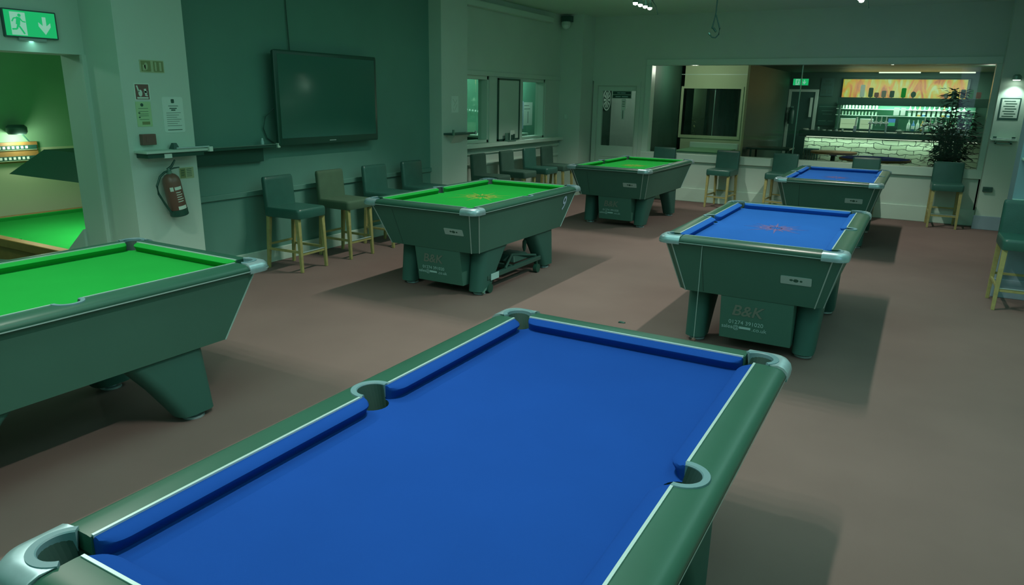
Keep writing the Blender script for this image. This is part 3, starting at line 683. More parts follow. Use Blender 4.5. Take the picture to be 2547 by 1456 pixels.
MB().tube([(0.02, -0.10, -0.112), (0.02, 0.10, -0.112)], 0.012, 8).build('lamp_tube', 'strip', T)

# column shelf, note, things on the left window wall
sh = thing('wall_shelf', 'small dark shelf sticking out from the grey column', 'shelf', (PX, 8.42, 1.25), 0)
MB().box(0, 0.16, -0.28, 0.30, -0.015, 0.01).build('shelf_board', 'steel_dark', sh)
MB().box(0.15, 0.17, -0.29, -0.26, -0.015, 0.06).build('end_post', 'steel', sh)
MB().box(0.15, 0.17, 0.27, 0.30, -0.02, 0.03).build('end_post', 'strip', sh)
MB().loft([[(0, -0.12, -0.13), (0.01, -0.12, -0.13), (0.01, 0.12, -0.13), (0, 0.12, -0.13)], [(0, -0.2, -0.015), (0.13, -0.2, -0.015), (0.13, 0.2, -0.015), (0, 0.2, -0.015)]]).build('bracket', 'wall', sh)
T, a, b = sign('notice', 'pale patterned paper notice on the grey column', 'notice', 8.33, 8.50, 1.53, 1.75, 'paper')
panel('printed_lines', [stroke((-0.05, 0.07), (0.0, 0.02), 0.012), stroke((0.05, 0.06), (-0.03, -0.03), 0.012), stroke((0.05, 0.0), (0.0, -0.08), 0.012), stroke((-0.04, -0.05), (-0.02, -0.09), 0.012)], 'wall', T, (0, 0, 0), WX, 0.001, 0.003)
T = thing('framed_board', 'blank grey-green board in a thin black frame between the left wall windows', 'board', (-5.9, 10.24, 1.55), 0)
panel('backing_board', [rect(-0.33, 0.33, -0.46, 0.46)], 'wall', T, (0.005, 0, 0), WX, 0.008)
MB().box(0.005, 0.025, -0.35, -0.325, -0.48, 0.48).box(0.005, 0.025, 0.325, 0.35, -0.48, 0.48).box(0.005, 0.025, -0.35, 0.35, 0.455, 0.48).box(0.005, 0.025, -0.35, 0.35, -0.48, -0.455).build('frame', 'black', T)
T = thing('menu_holder', 'small pale menu holder on the ledge under the framed board', 'menu holder', (-5.81, 10.17, 1.06), 0)
MB().box(-0.04, 0.04, -0.13, 0.13, 0, 0.02).box(-0.03, -0.015, -0.12, 0.12, 0.02, 0.13).build('stand', 'steel', T, bevel=0.003)
MB().box(0.0, 0.01, -0.02, 0.12, 0.02, 0.17).build('card', 'white', T)
MB().box(0.015, 0.03, 0.0, 0.04, 0.02, 0.10).box(0.015, 0.03, 0.07, 0.10, 0.02, 0.11).build('pens', 'black', T)
T = thing('light_switch', 'pale light switch on the corner column', 'switch', (-5.745, 12.1, 1.42), 0)
MB().box(-0.04, 0.04, -0.012, 0, -0.05, 0.05).build('plate', 'trim', T, bevel=0.003)
MB().box(-0.012, 0.012, -0.018, -0.012, -0.02, 0.02).build('rocker', 'white', T)
T = thing('dome_camera', 'grey dome security camera high on the corner column', 'camera', (-5.76, 12.1, 3.02), 0)
MB().box(-0.09, 0.09, -0.12, 0, 0.02, 0.12).build('bracket', 'steel_dark', T, bevel=0.006)
MB().lathe([(0.075, 0.02), (0.085, -0.01), (0.08, -0.04)], (0, -0.10, 0), 16).build('collar', 'wall', T, smooth=True)
MB().lathe([(0.072, -0.04), (0.065, -0.07), (0.04, -0.095), (0.005, -0.105)], (0, -0.10, 0), 16).build('dome', 'paper', T, smooth=True)
T = thing('cable_trunking', 'long pale boxed trunking just under the ceiling on the left wall', 'trunking', (-5.9, 10.2, 3.03), 0)
MB().box(0, 0.10, -1.4, 1.4, -0.045, 0.045).build('channel', 'wall', T, bevel=0.006)
MB().box(0.1, 0.105, -1.38, 1.38, -0.03, 0.03).build('cover', 'trim', T)

# ------------------------------------------------------------------ door sign and papers
T, a, b = sign('door_sign', 'dark green two-line sign stuck on the glass of the back door', 'sign', -5.095, -4.72, 1.755, 1.89, 'trim', xx=12.675, F=WY)
panel('field', [rect(-a + 0.012, a - 0.012, 0.005, b - 0.008), rect(-a + 0.012, a - 0.012, -b + 0.008, -0.003)], 'black', T, (0, 0, 0), WY, 0.001, 0.003)
panel('printed_lines', [rect(-0.09, -0.03, 0.025, 0.038), rect(-0.02, 0.07, 0.025, 0.038), rect(-0.12, -0.02, -0.042, -0.028), rect(0.0, 0.12, -0.042, -0.028)], 'text', T, (0, 0, 0), WY, 0.001, 0.004)
T, a, b = sign('notice', 'pale paper slip taped below the sign on the back door', 'notice', -4.905, -4.825, 1.56, 1.745, 'white', xx=12.675, F=WY)
panel('printed_lines', [rect(-0.025, 0.025, z, z + 0.01) for z in (0.04, 0.0, -0.04)], 'ink', T, (0, 0, 0), WY, 0.001, 0.003)
T, a, b = sign('notice', 'narrow long paper strip at the bottom of the slip on the back door', 'notice', -4.90, -4.84, 1.38, 1.555, 'white', xx=12.675, F=WY)
panel('printed_lines', [rect(-0.006, 0.006, -0.07, 0.08)], 'ink', T, (0, 0, 0), WY, 0.001, 0.003)

# ------------------------------------------------------------------ right hand pillar
T, a, b = sign('notice', 'white printed notice in a dark frame on the right pillar', 'notice', 0.86, 1.10, 1.56, 1.86, 'steel_dark', xx=12.33, F=WY)
panel('paper_sheet', [rect(-a + 0.02, a - 0.015, -b + 0.03, b - 0.015)], 'white', T, (0, 0, 0), WY, 0.001, 0.003)
panel('printed_lines', [rect(-0.075 + 0.02 * (k % 2), 0.08 - 0.02 * ((k + 1) % 2), 0.10 - 0.034 * k, 0.112 - 0.034 * k) for k in range(7)], 'ink', T, (0, 0, 0), WY, 0.001, 0.004)
T = thing('wall_shelf', 'narrow pale shelf with steel rail on the right pillar below the framed notice', 'shelf', (0.98, 12.33, 1.29), 0)
MB().box(-0.16, 0.16, -0.14, 0, -0.012, 0.008).build('shelf_board', 'trim', T, bevel=0.003)
MB().tube([(-0.15, -0.145, 0.018), (0.15, -0.145, 0.018)], 0.006, 8).build('edge_rail', 'strip', T)
MB().box(-0.13, -0.09, -0.10, -0.05, 0.008, 0.045).build('end_stop', 'steel_dark', T)
MB().box(0.09, 0.13, -0.10, -0.05, 0.008, 0.045).build('end_stop', 'steel_dark', T)
MB().box(-0.11, 0.11, -0.09, -0.06, -0.055, -0.04).box(-0.10, -0.08, -0.09, 0, -0.055, -0.012).box(0.08, 0.10, -0.09, 0, -0.055, -0.012).build('bracket', 'steel', T)
T = thing('wall_light', 'small round downlight on the right pillar above the framed notice', 'wall light', (0.99, 12.33, 2.12), 0)
MB().box(-0.025, 0.025, -0.05, 0, -0.02, 0.05).build('mount', 'steel', T, bevel=0.004)
MB().lathe([(0.03, 0.05), (0.05, 0.03), (0.055, -0.02)], (0, -0.10, 0), 16).build('lamp_shade', 'steel', T, smooth=True)
MB().lathe([(0.045, -0.022), (0.04, -0.026)], (0, -0.10, 0), 16).build('bulb', 'bulb', T)
spot_light('wall_spot', (0.99, 12.23, 2.08), (0.99, 12.27, 0), 9, 110, 0.5, (0.85, 1, 0.9), 0.03)
T = thing('wall_box', 'small dark box low on the right pillar', 'box', (0.90, 12.33, 0.585), 0)
MB().box(-0.05, 0.07, -0.04, 0, -0.035, 0.035).build('casing', 'steel_dark', T, bevel=0.004)
MB().box(-0.03, 0.03, -0.044, -0.04, -0.015, 0.015).build('socket', 'black', T)
T = thing('wall_shelf', 'pale shelf edge on the daylit pier at the right picture edge', 'shelf', (1.06, 7.95, 0.925), 0)
MB().box(-0.27, 0.3, -0.10, 0, -0.015, 0.01).build('shelf_board', 'trim', T, bevel=0.003)
MB().box(-0.2, -0.15, -0.07, 0, -0.08, -0.015).build('bracket', 'steel', T)
T = thing('wall_shelf', 'steel railed shelf high on the daylit pier at the right picture edge', 'shelf', (1.0, 7.95, 1.30), 0)
MB().box(-0.20, 0.3, -0.10, 0, -0.012, 0.008).build('shelf_board', 'trim', T, bevel=0.003)
MB().tube([(-0.19, -0.105, 0.018), (0.3, -0.105, 0.018)], 0.006, 8).build('edge_rail', 'strip', T)

# ------------------------------------------------------------------ ceiling fittings and hanging cable
def spot_bar(label, x, y):
    T = thing('ceiling_spotlight', label, 'ceiling light', (x, y, CZ), 0, 'four-bulb ceiling lights above the tables')
    MB().box(-0.02, 0.02, -0.38, 0.38, -0.03, 0).build('bar', 'steel', T, bevel=0.004)
    for i in range(4):
        yy = -0.30 + i * 0.2
        h = MB().tube([(0, yy, -0.03), (0, yy, -0.06)], 0.008, 8).lathe([(0.018, -0.06), (0.03, -0.075), (0.036, -0.13)], (0, yy, 0), 14, cap=False).build('lamp_head', 'steel', T, smooth=True)
        MB().lathe([(0.030, -0.125), (0.033, -0.135), (0.026, -0.155), (0.005, -0.162)], (0, yy, 0), 14).build('bulb', 'bulb', h, smooth=True)
    MB().tube([(0.02, 0.30, -0.02), (0.06, 0.38, -0.10), (0.09, 0.42, -0.22)], 0.006, 6).build('flex', 'steel_dark', T)
    MB().box(0.05, 0.12, -0.05, 0.05, -0.03, 0).build('sensor', 'exit_white', T)
    return T
names_ = {'near_blue': 'blue table nearest the viewer', 'near_green': 'nearest green table', 'mid_green': 'green table with the numeral', 'mid_blue': 'blue table with the chalk cord',
          'far_green': 'furthest green table by the door', 'far_blue': 'furthest blue table by the bar window'}
for k in ('far_green', 'far_blue'):
    x, y = TABLES[k]
    spot_bar('four-bulb ceiling spotlight bar above the ' + names_[k], x - 0.02, y)
T = thing('hanging_cable', 'dark cable with a looped plug end hanging from the ceiling', 'cable', (-2.36, 9.0, CZ), 0)
pts = [(0, 0, 0), (0.005, 0, -0.2), (0.0, 0, -0.42), (0.03, 0, -0.50), (0.06, 0.0, -0.58), (0.055, 0, -0.65), (0.02, 0, -0.685), (-0.02, 0, -0.68), (-0.05, 0, -0.65)]
MB().tube(pts, 0.008, 8).build('cord', 'steel_dark', T, smooth=True)
MB().tube([(0.0, 0, -0.42), (-0.02, 0, -0.52), (-0.03, 0.0, -0.575), (-0.01, 0, -0.58), (0.02, 0, -0.62)], [0.008, 0.008, 0.012, 0.014, 0.012], 8).build('plug', 'steel_dark', T, smooth=True)
MB().tube([(-0.05, 0, -0.65), (-0.065, 0, -0.63)], 0.014, 8).build('connector', 'steel', T)

# ------------------------------------------------------------------ folded steel trolley under the numbered green table, floor scrap
T = thing('steel_trolley', 'low steel lifting trolley on small wheels under the numbered green table', 'trolley', (-3.50, 5.92, 0), 0)
fr = MB()
for xx in (-0.2, 0.2): fr.box(xx - 0.02, xx + 0.02, -0.55, 0.5, 0.13, 0.17)
for yy in (-0.55, -0.05, 0.46): fr.box(-0.2, 0.2, yy, yy + 0.04, 0.13, 0.17)
fr.build('frame', 'steel_dark', T, bevel=0.003)
MB().box(0.221, 0.226, -0.5, -0.36, 0.12, 0.18).build('label_plate', 'text', T)
MB().tube([(0.18, -0.45, 0.12), (0.21, -0.62, 0.02)], 0.014, 6).build('lever', 'steel', T)
MB().tube([(0.2, -0.2, 0.17), (0.1, 0.1, 0.24), (0.2, 0.42, 0.19)], 0.012, 8).build('handle_bar', 'steel_dark', T, smooth=True)
MB().loft([[(-0.12, 0.05, 0.17), (0.16, 0.05, 0.17), (0.16, 0.4, 0.17), (-0.12, 0.4, 0.17)], [(-0.08, 0.1, 0.23), (0.12, 0.1, 0.23), (0.12, 0.35, 0.23), (-0.08, 0.35, 0.23)]]).build('jack_pad', 'steel_dark', T, bevel=0.01)
for xx in (-0.2, 0.2):
    for yy in (-0.5, 0.45):
        MB().tube([(xx - 0.02, yy, 0.045), (xx + 0.02, yy, 0.045)], 0.045, 14).box(xx - 0.006, xx + 0.006, yy - 0.01, yy + 0.01, 0.045, 0.13).build('wheel', 'black', T)
MB().tube([(0.1, 0.36, 0.42), (0.1, 0.36, 0.36), (0.1, 0.36, 0.33), (0.1, 0.36, 0.27), (0.1, 0.36, 0.23)], [0.004, 0.004, 0.022, 0.022, 0.01], 8).build('control_pendant', 'black', T, smooth=True)
tag(MB().loft([[(0, 0, 0.001), (0.05, 0.01, 0.001), (0.055, 0.03, 0.001), (0.01, 0.025, 0.001)], [(0.005, 0.004, 0.012), (0.045, 0.012, 0.006), (0.05, 0.026, 0.01), (0.012, 0.022, 0.014)]]).build('floor_scrap', 'black', loc=(-1.94, 5.21, 0)),
    'tiny dark scrap lying alone on the open carpet between the tables', 'scrap')

# ------------------------------------------------------------------ sunken snooker room beyond the left opening
FZ = -0.72
struct('floor_snooker', MB().box(-10.5, -7.6, 1.0, 6.6, FZ - 0.1, FZ).box(-7.6, -6.5, 3.55, 6.6, FZ - 0.1, FZ), 'carpet')
st = MB()
for k in range(4): st.box(-6.5 - 0.28 * (k + 1), -6.5 - 0.28 * k, 1.0, 3.58, FZ - 0.1, -0.18 * (k + 1) + 0.0001)
struct('stairs', st, 'carpet')
struct('wall_snooker_far', MB().box(-10.5, -10.4, 1.0, 6.6, FZ, 0.98), 'cream_wall')
struct('wall_snooker_far_upper', MB().box(-10.5, -10.4, 1.0, 6.6, 0.98, 2.9), 'green_wall')
struct('wall_snooker_side', MB().box(-10.4, -6.5, 6.5, 6.6, FZ, 2.9), 'green_wall')
struct('wall_snooker_near', MB().box(-10.4, -6.5, 0.9, 1.0, FZ, 2.9), 'green_wall')
struct('wall_snooker_inner', MB().box(-6.6, -6.5, 4.25, 6.5, FZ, 2.9), 'green_wall')
struct('ceiling_snooker', MB().box(-10.5, -6.5, 0.9, 6.6, 2.9, 3.0), 'green_wall')
struct('wall_stair_parapet', MB().loft([[(-6.5, 3.60, -0.3), (-6.5, 3.60, 0.53), (-7.2, 3.60, 0.0), (-7.2, 3.60, -0.6)], [(-6.5, 3.68, -0.3), (-6.5, 3.68, 0.53), (-7.2, 3.68, 0.0), (-7.2, 3.68, -0.6)]]), 'wall')

T = thing('snooker_table', 'large snooker table with bright green cloth and wooden rails through the left opening', 'snooker table', (-8.35, 4.79, FZ), 0)
X0, X1, Y0, Y1 = -1.60, 1.60, -0.84, 0.84
MB().box(X0, X1, Y0, Y1, 0.80, 0.85).build('playing_cloth', 'green_cloth', T)
for sy in (-1, 1):
    for a, b in ((X0 + 0.09, -0.07), (0.07, X1 - 0.09)):
        MB().loft([[(a, sy * Y1, 0.89), (a, sy * (Y1 - 0.045), 0.885), (a, sy * (Y1 - 0.03), 0.85), (a, sy * Y1, 0.85)], [(b, sy * Y1, 0.89), (b, sy * (Y1 - 0.045), 0.885), (b, sy * (Y1 - 0.03), 0.85), (b, sy * Y1, 0.85)]]).build('cushion', 'green_cloth', T)
    MB().box(X0 - 0.02, X1 + 0.02, sy * Y1 if sy > 0 else sy * Y1 - 0.11, sy * Y1 + 0.11 if sy > 0 else sy * Y1, 0.80, 0.895).build('side_rail', 'brown_wood', T, bevel=0.01)
for sx in (-1, 1):
    xe = X1 * sx
    MB().loft([[(xe, Y0 + 0.09, 0.89), (xe - sx * 0.045, Y0 + 0.09, 0.885), (xe - sx * 0.03, Y0 + 0.09, 0.85), (xe, Y0 + 0.09, 0.85)], [(xe, Y1 - 0.09, 0.89), (xe - sx * 0.045, Y1 - 0.09, 0.885), (xe - sx * 0.03, Y1 - 0.09, 0.85), (xe, Y1 - 0.09, 0.85)]]).build('cushion', 'green_cloth', T)
    MB().box(min(xe, xe + sx * 0.11), max(xe, xe + sx * 0.11), Y0 - 0.11, Y1 + 0.11, 0.80, 0.893).build('end_rail', 'brown_wood', T, bevel=0.01)
    for sy in (-1, 1):
        MB().lathe([(0.05, 0.886), (0.05, 0.9), (0.075, 0.9), (0.075, 0.886)], (xe + sx * 0.01, sy * (Y1 + 0.01), 0), 16, cap=False).build('pocket_plate', 'gold_light', T)
MB().box(X0 - 0.08, X1 + 0.08, Y0 - 0.08, Y1 + 0.08, 0.62, 0.80).build('cabinet', 'brown_wood', T, bevel=0.01)
for xx in (-1.4, 0.0, 1.4):
    for yy in (-0.7, 0.7):
        MB().lathe([(0.07, 0), (0.075, 0.06), (0.05, 0.1), (0.085, 0.35), (0.09, 0.5), (0.06, 0.56), (0.08, 0.62)], (xx, yy, 0), 16).build('leg', 'brown_wood', T, smooth=True)
T = thing('table_canopy_light', 'black canopy light hanging over the snooker table', 'pendant light', (-7.6, 4.73, 0.85), 0)
r0 = [(-1.0, -0.67), (1.0, -0.67), (1.0, 0.67), (-1.0, 0.67)]; r1 = [(-0.72, -0.42), (0.72, -0.42), (0.72, 0.42), (-0.72, 0.42)]
MB().loft([[(a * 0.99, b * 0.99, 0.004) for a, b in r0], [(a, b, 0.0) for a, b in r0], [(a, b, 0.26) for a, b in r1], [(a * 0.98, b * 0.98, 0.25) for a, b in r1]], cap=False).box(-0.72, 0.72, -0.42, 0.42, 0.255, 0.262).build('lamp_shade', 'black', T)
MB().box(-0.6, 0.6, -0.3, 0.3, 0.22, 0.235).build('lamp_panel', 'led', T)
for sx in (-1, 1):
    MB().tube([(sx * 0.6, 0, 0.26), (sx * 0.45, 0, 0.75)], 0.006, 6).tube([(sx * 0.3, 0, 0.26), (sx * 0.45, 0, 0.75), (sx * 0.45, 0, 2.05)], 0.006, 6).build('cord', 'black', T)
area_light('canopy_glow', (-7.9, 4.73, 1.05), (-7.9, 4.73, 0), 1.6, 0.8, 40, (1, 1, 0.9))
T = thing('scoreboard', 'wooden snooker scoreboard with rows of white numerals on the far wall', 'scoreboard', (-10.40, 4.35, 0.93), 0)
MB().box(0, 0.04, -0.75, 0.95, -0.135, 0.135).build('board', 'brown_wood', T, bevel=0.006)
for z in (0.065, -0.075):
    tr = MB().box(0.04, 0.05, -0.73, 0.93, z - 0.028, z + 0.028).build('score_track', 'black', T)
    MB().box(0.045, 0.055, -0.73, 0.93, z - 0.035, z - 0.029).build('rail', 'gold_light', tr)
    panel('numerals', [rect(-0.70 + 0.055 * k, -0.70 + 0.055 * k + 0.03, z - 0.015, z + 0.018) for k in range(28)], 'white', tr, (0.05, 0, 0), WX, 0.003)
T = thing('picture_light', 'round picture light on the far wall above the scoreboard', 'wall light', (-10.40, 5.03, 1.20), 0)
MB().lathe([(0.10, 0.0), (0.12, 0.03), (0.12, 0.09), (0.09, 0.12)], (0.12, 0, -0.03), 20).build('lamp_shade', 'steel_dark', T, smooth=True)
MB().tube([(0, 0, 0.0), (0.12, 0, 0.0)], 0.012, 6).tube([(0.10, 0.06, -0.02), (0.08, 0.15, -0.13)], 0.008, 6).build('bracket', 'black', T)
point_light('snooker_fill', (-8.6, 2.6, 2.5), 30, (0.7, 1, 0.85), 0.1)  # added fill point to lift the upper green wall
point_light('picture_glow', (-10.2, 5.03, 1.10), 7, (1, 1, 0.8), 0.06)
T = thing('padded_chair', 'black padded chair top against the far snooker room wall', 'chair', (-9.95, 6.08, FZ), math.radians(80))
MB().box(-0.25, 0.25, -0.25, 0.25, 0.40, 0.50).build('seat', 'leather', T, bevel=0.03)
MB().box(-0.25, 0.25, 0.2, 0.28, 0.5, 1.1).build('backrest', 'leather', T, bevel=0.03)
for sx in (-1, 1):
    for sy in (-1, 1): MB().box(sx * 0.22 - 0.02, sx * 0.22 + 0.02, sy * 0.22 - 0.02, sy * 0.22 + 0.02, 0, 0.41).build('leg', 'black', T)
T = thing('padded_chair', 'rounded black chair back at the left picture edge beside the stairs', 'chair', (-6.32, 2.62, 0), math.radians(200))
MB().loft([[(a, b, z) for a, b in rrect(0, 0, 0.22, 0.2, 0.05, 4)] for z in (0.36, 0.42)]).build('seat', 'leather', T, smooth=True)
rr = []
for z, k in ((0.42, 1.0), (0.55, 1.0), (0.61, 0.9), (0.64, 0.7)): rr.append([(a * k, b, z) for a, b in rrect(0, 0.19, 0.21, 0.025, 0.02, 3)])
MB().loft(rr).build('backrest', 'leather', T, smooth=True)
for sx in (-1, 1):
    for sy in (-1, 1): MB().box(sx * 0.18 - 0.015, sx * 0.18 + 0.015, sy * 0.16 - 0.015, sy * 0.16 + 0.015, 0, 0.37).build('leg', 'black', T)

# ------------------------------------------------------------------ room behind the left wall windows
struct('wall_office_far', MB().box(-7.7, -7.6, 8.2, 15.2, 0, 2.7), 'teal_wall')
struct('wall_office_end', MB().box(-7.6, -6.1, 15.1, 15.2, 0, 2.7), 'teal_wall')
struct('wall_office_side', MB().box(-7.6, -6.1, 8.2, 8.3, 0, 2.7), 'teal_wall')
struct('wall_office_inner', MB().box(-6.2, -6.1, 12.82, 15.1, 0, 2.7), 'black_wall')
struct('ceiling_office', MB().box(-7.7, -6.1, 8.2, 15.2, 2.7, 2.8), 'ceiling')
struct('floor_office', MB().box(-7.7, -6.15, 8.2, 15.2, -0.1, 0), 'carpet')
point_light('office_fill', (-6.9, 11.4, 2.4), 15, (0.75, 1, 0.9), 0.1)  # added fill points to brighten the room behind the windows
point_light('office_fill', (-7.0, 13.4, 2.2), 17, (0.75, 1, 0.95), 0.1)
T, a, b = sign('poster', 'white printed poster seen through the right hand left-wall window', 'poster', 13.84, 14.26, 1.15, 1.64, 'white', xx=-7.6)
panel('printed_lines', [rect(-0.17, 0.05, 0.17, 0.18), rect(-0.17, 0.1, 0.1, 0.11), rect(0.0, 0.02, -0.2, 0.05)], 'ink', T, (0, 0, 0), WX, 0.001, 0.003)
T = thing('curtain', 'pale blue curtain strip left of the poster behind the window', 'curtain', (-7.6, 13.70, 1.38), 0)
MB().loft([[(0.02 + 0.02 * (k % 2), -0.12 + 0.03 * k, -0.3) for k in range(9)] + [(0.0, 0.12 - 0.03 * k, -0.3) for k in range(9)],
           [(0.02 + 0.02 * (k % 2), -0.12 + 0.03 * k, 0.28) for k in range(9)] + [(0.0, 0.12 - 0.03 * k, 0.28) for k in range(9)]]).build('fabric', 'bluegrey', T)
T = thing('fairy_lights', 'string of small lights strung behind the near left-wall window', 'lights', (-7.56, 11.75, 1.50), 0)
MB().tube([(0, -0.25, 0.02), (0, 0, 0), (0, 0.25, -0.02)], 0.004, 5).build('cord', 'steel_dark', T)
for k in range(5): MB().sphere((0.01, -0.2 + 0.1 * k, 0.005 - 0.008 * k), 0.018, 8, 6).build('bulb', 'exit_white', T)
T = thing('work_desk', 'pale cluttered desk edge seen through the near left-wall window', 'desk', (-7.2, 11.9, 0), 0)
MB().box(-0.38, 0.3, -0.7, 0.9, 1.02, 1.06).build('desk_top', 'white', T, bevel=0.005)
MB().box(-0.36, 0.28, -0.68, 0.88, 0.0, 1.02).build('cabinet', 'black_wall', T)
T = thing('desk_monitor', 'small dark round desk fan on the pale desk behind the window', 'fan', (-7.3, 11.95, 1.06), 0)
MB().lathe([(0.07, 0), (0.06, 0.015), (0.012, 0.02), (0.012, 0.12)], (0, 0, 0), 14).build('base', 'steel', T)
MB().tube([(0.0, 0, 0.2), (0.05, 0, 0.2)], 0.09, 18).build('fan_guard', 'steel_dark', T)
T.name = 'desk_fan'

# ------------------------------------------------------------------ passage behind the back door
struct('floor_passage', MB().box(-6.1, -4.5, 12.82, 17.2, -0.1, 0), 'carpet')
struct('wall_passage_left', MB().box(-6.1, -6.0, 12.82, 17.2, 0, 2.7), 'black_wall')
struct('wall_passage_end', MB().box(-6.0, -4.62, 14.9, 15.0, 0, 2.7), 'wall')
struct('wall_passage_right', MB().box(-4.62, -4.52, 12.82, 16.0, 0, 2.45), 'black_wall')
struct('ceiling_passage', MB().box(-6.1, -4.52, 12.82, 17.2, 2.7, 2.8), 'ceiling')
point_light('passage_fill', (-5.2, 13.8, 2.4), 14, (0.9, 1, 0.9), 0.1)  # added fill point to brighten the passage behind the glass
T = thing('dartboard', 'black and cream dartboard seen through the back door glass', 'dartboard', (-6.0, 14.55, 1.72), 0)
MB().tube([(0, 0, 0), (0.035, 0, 0)], 0.225, 32).build('board', 'black', T)
wd = []
for k in range(0, 20, 2):
    a0, a1 = math.radians(18 * k - 9), math.radians(18 * k + 9)
    wd.append([(0.02 * math.cos(a0), 0.02 * math.sin(a0)), (0.165 * math.cos(a0), 0.165 * math.sin(a0)), (0.165 * math.cos(a1), 0.165 * math.sin(a1)), (0.02 * math.cos(a1), 0.02 * math.sin(a1))])
panel('segments', wd, 'white', T, (0.035, 0, 0), WX, 0.002)
rg = []
for k in range(30):
    a0, a1 = 2 * PI * k / 30, 2 * PI * (k + 1) / 30
    rg.append([(0.195 * math.cos(a0), 0.195 * math.sin(a0)), (0.22 * math.cos(a0), 0.22 * math.sin(a0)), (0.22 * math.cos(a1), 0.22 * math.sin(a1)), (0.195 * math.cos(a1), 0.195 * math.sin(a1))])
panel('number_ring', rg, 'paper', T, (0.035, 0, 0), WX, 0.002)

# ------------------------------------------------------------------ bar room behind the long window
struct('floor_bar', MB().box(-4.52, 1.5, 12.82, 20.2, -0.1, 0), 'carpet')
struct('ceiling_bar', MB().box(-5.6, 1.5, 12.82, 20.2, 2.47, 2.57), 'black_wall')
struct('wall_bar_right', MB().box(1.25, 1.35, 12.82, 20.2, 0, 2.47), 'wall')
struct('wall_bar_back', MB().box(-4.52, 1.25, 20.1, 20.2, 0, 2.47), 'black_wall')
struct('wall_bar_divider', MB().box(-3.35, -3.2, 15.2, 20.1, 0, 2.47), 'black_wall')
struct('wall_bar_cream', MB().box(-4.52, -3.2, 15.0, 15.2, 0, 1.03).box(-4.52, -3.2, 15.0, 15.2, 2.0, 2.47).box(-5.0, -4.45, 15.0, 15.2, 0, 2.47).box(-3.28, -3.2, 15.0, 15.2, 1.03, 2.0)
       .box(-5.0, -4.45, 15.0, 15.2, 0, 2.47), 'cream_wall')
struct('trim_12', MB().box(-4.50, -3.24, 14.98, 15.0, 0.99, 1.05).box(-4.50, -3.24, 14.98, 15.0, 1.98, 2.02).box(-4.5, -4.45, 14.98, 15.0, 1.05, 1.98).box(-3.29, -3.24, 14.98, 15.0, 1.05, 1.98), 'cream_wall')
struct('trim_13', MB().box(-4.52, -3.2, 14.99, 15.0, 2.25, 2.262), 'trim')
w4 = struct('window_4', MB().box(-3.83, -3.815, 15.08, 15.10, 1.03, 2.0), 'steel')
MB().box(-4.45, -3.28, 15.085, 15.095, 1.03, 2.0).build('window_pane', 'glass', w4)
struct('wall_lounge_back', MB().box(-6.0, -3.35, 17.1, 17.2, 0, 2.47), 'grey_fabric')
T = thing('wall_lamp', 'small bright wall lamp behind the inner cream-framed window', 'wall light', (-5.25, 17.1, 1.95), 0)
MB().box(-0.03, 0.03, -0.04, 0, -0.05, 0.05).build('mount', 'steel', T)
MB().sphere((0, -0.08, 0.0), 0.035, 12, 8).build('bulb', 'bulb', T, smooth=True)
point_light('wall_lamp_glow', (-5.25, 16.9, 1.90), 14, (1, 0.95, 0.6), 0.04)
T = thing('plant_display', 'bushy pale plant display glowing behind the inner cream-framed window', 'plant', (-4.85, 16.4, 0), 0)
MB().box(-0.3, 0.3, -0.15, 0.15, 0, 1.0).build('stand', 'black_wall', T)
rnd = random.Random(5); mb = MB()
for k in range(90):
    p = Vector((rnd.uniform(-0.28, 0.28), rnd.uniform(-0.12, 0.12), 1.0 + rnd.random() ** 1.5 * 0.38)); d = Vector((rnd.uniform(-1, 1), rnd.uniform(-1, 1), rnd.uniform(0, 1))).normalized() * 0.07
    n = d.cross(Vector((0, 0, 1))).normalized() * 0.02
    mb.add([p - d, p + n, p + d, p - n], [(0, 1, 2, 3)])
mb.build('foliage', 'gold_light', T)
T = thing('draped_curtain', 'dark hanging curtain behind the inner cream-framed window', 'curtain', (-4.1, 16.8, 0), 0)
MB().loft([[(-0.35 + 0.05 * k, 0.03 * (k % 2), z) for k in range(15)] + [(0.35 - 0.05 * k, 0.05 + 0.03 * (k % 2), z) for k in range(15)] for z in (0.0, 2.4)]).build('fabric', 'steel_dark', T)

# dark left part: post box, notice, doorway with exit sign, extinguisher
T, a, b = sign('notice', 'small dim square notice on the dark bar room wall', 'notice', -3.20, -2.98, 1.45, 1.68, 'gold_sign', xx=20.1, F=WY)
panel('printed_lines', [rect(-0.07, 0.07, z, z + 0.01) for z in (0.05, 0.0, -0.05)], 'ink', T, (0, 0, 0), WY, 0.001, 0.003)
# menu board, sign on dark bar wall
T, a, b = sign('menu_board', 'dark menu board with faint pale lines left of the bar shelves', 'board', -2.44, -1.98, 1.18, 1.70, 'black', xx=20.08, F=WY)
panel('printed_lines', [rect(-0.22, 0.22, 0.20, 0.212), rect(-0.15, 0.12, 0.1, 0.11), rect(-0.12, 0.1, 0.02, 0.03), rect(-0.2, -0.02, -0.15, -0.138), rect(0.03, 0.15, -0.15, -0.14)], 'steel', T, (0, 0, 0), WY, 0.001, 0.003)
T, a, b = sign('wall_sign', 'dim stepped metal sign high on the dark wall left of the orange banner', 'sign', -2.45, -2.15, 1.90, 2.33, 'steel_dark', xx=20.08, F=WY)
panel('symbol', [rect(-0.06, 0.06, 0.12, 0.18), rect(-0.1, 0.1, 0.04, 0.10), rect(-0.12, -0.01, -0.16, -0.05), rect(0.02, 0.12, -0.16, -0.05)], 'grey_fabric', T, (0, 0, 0), WY, 0.001, 0.003)
D2 = struct('door_2', MB().box(-3.12, -2.55, 20.04, 20.1, 0, 2.0), 'steel_dark')
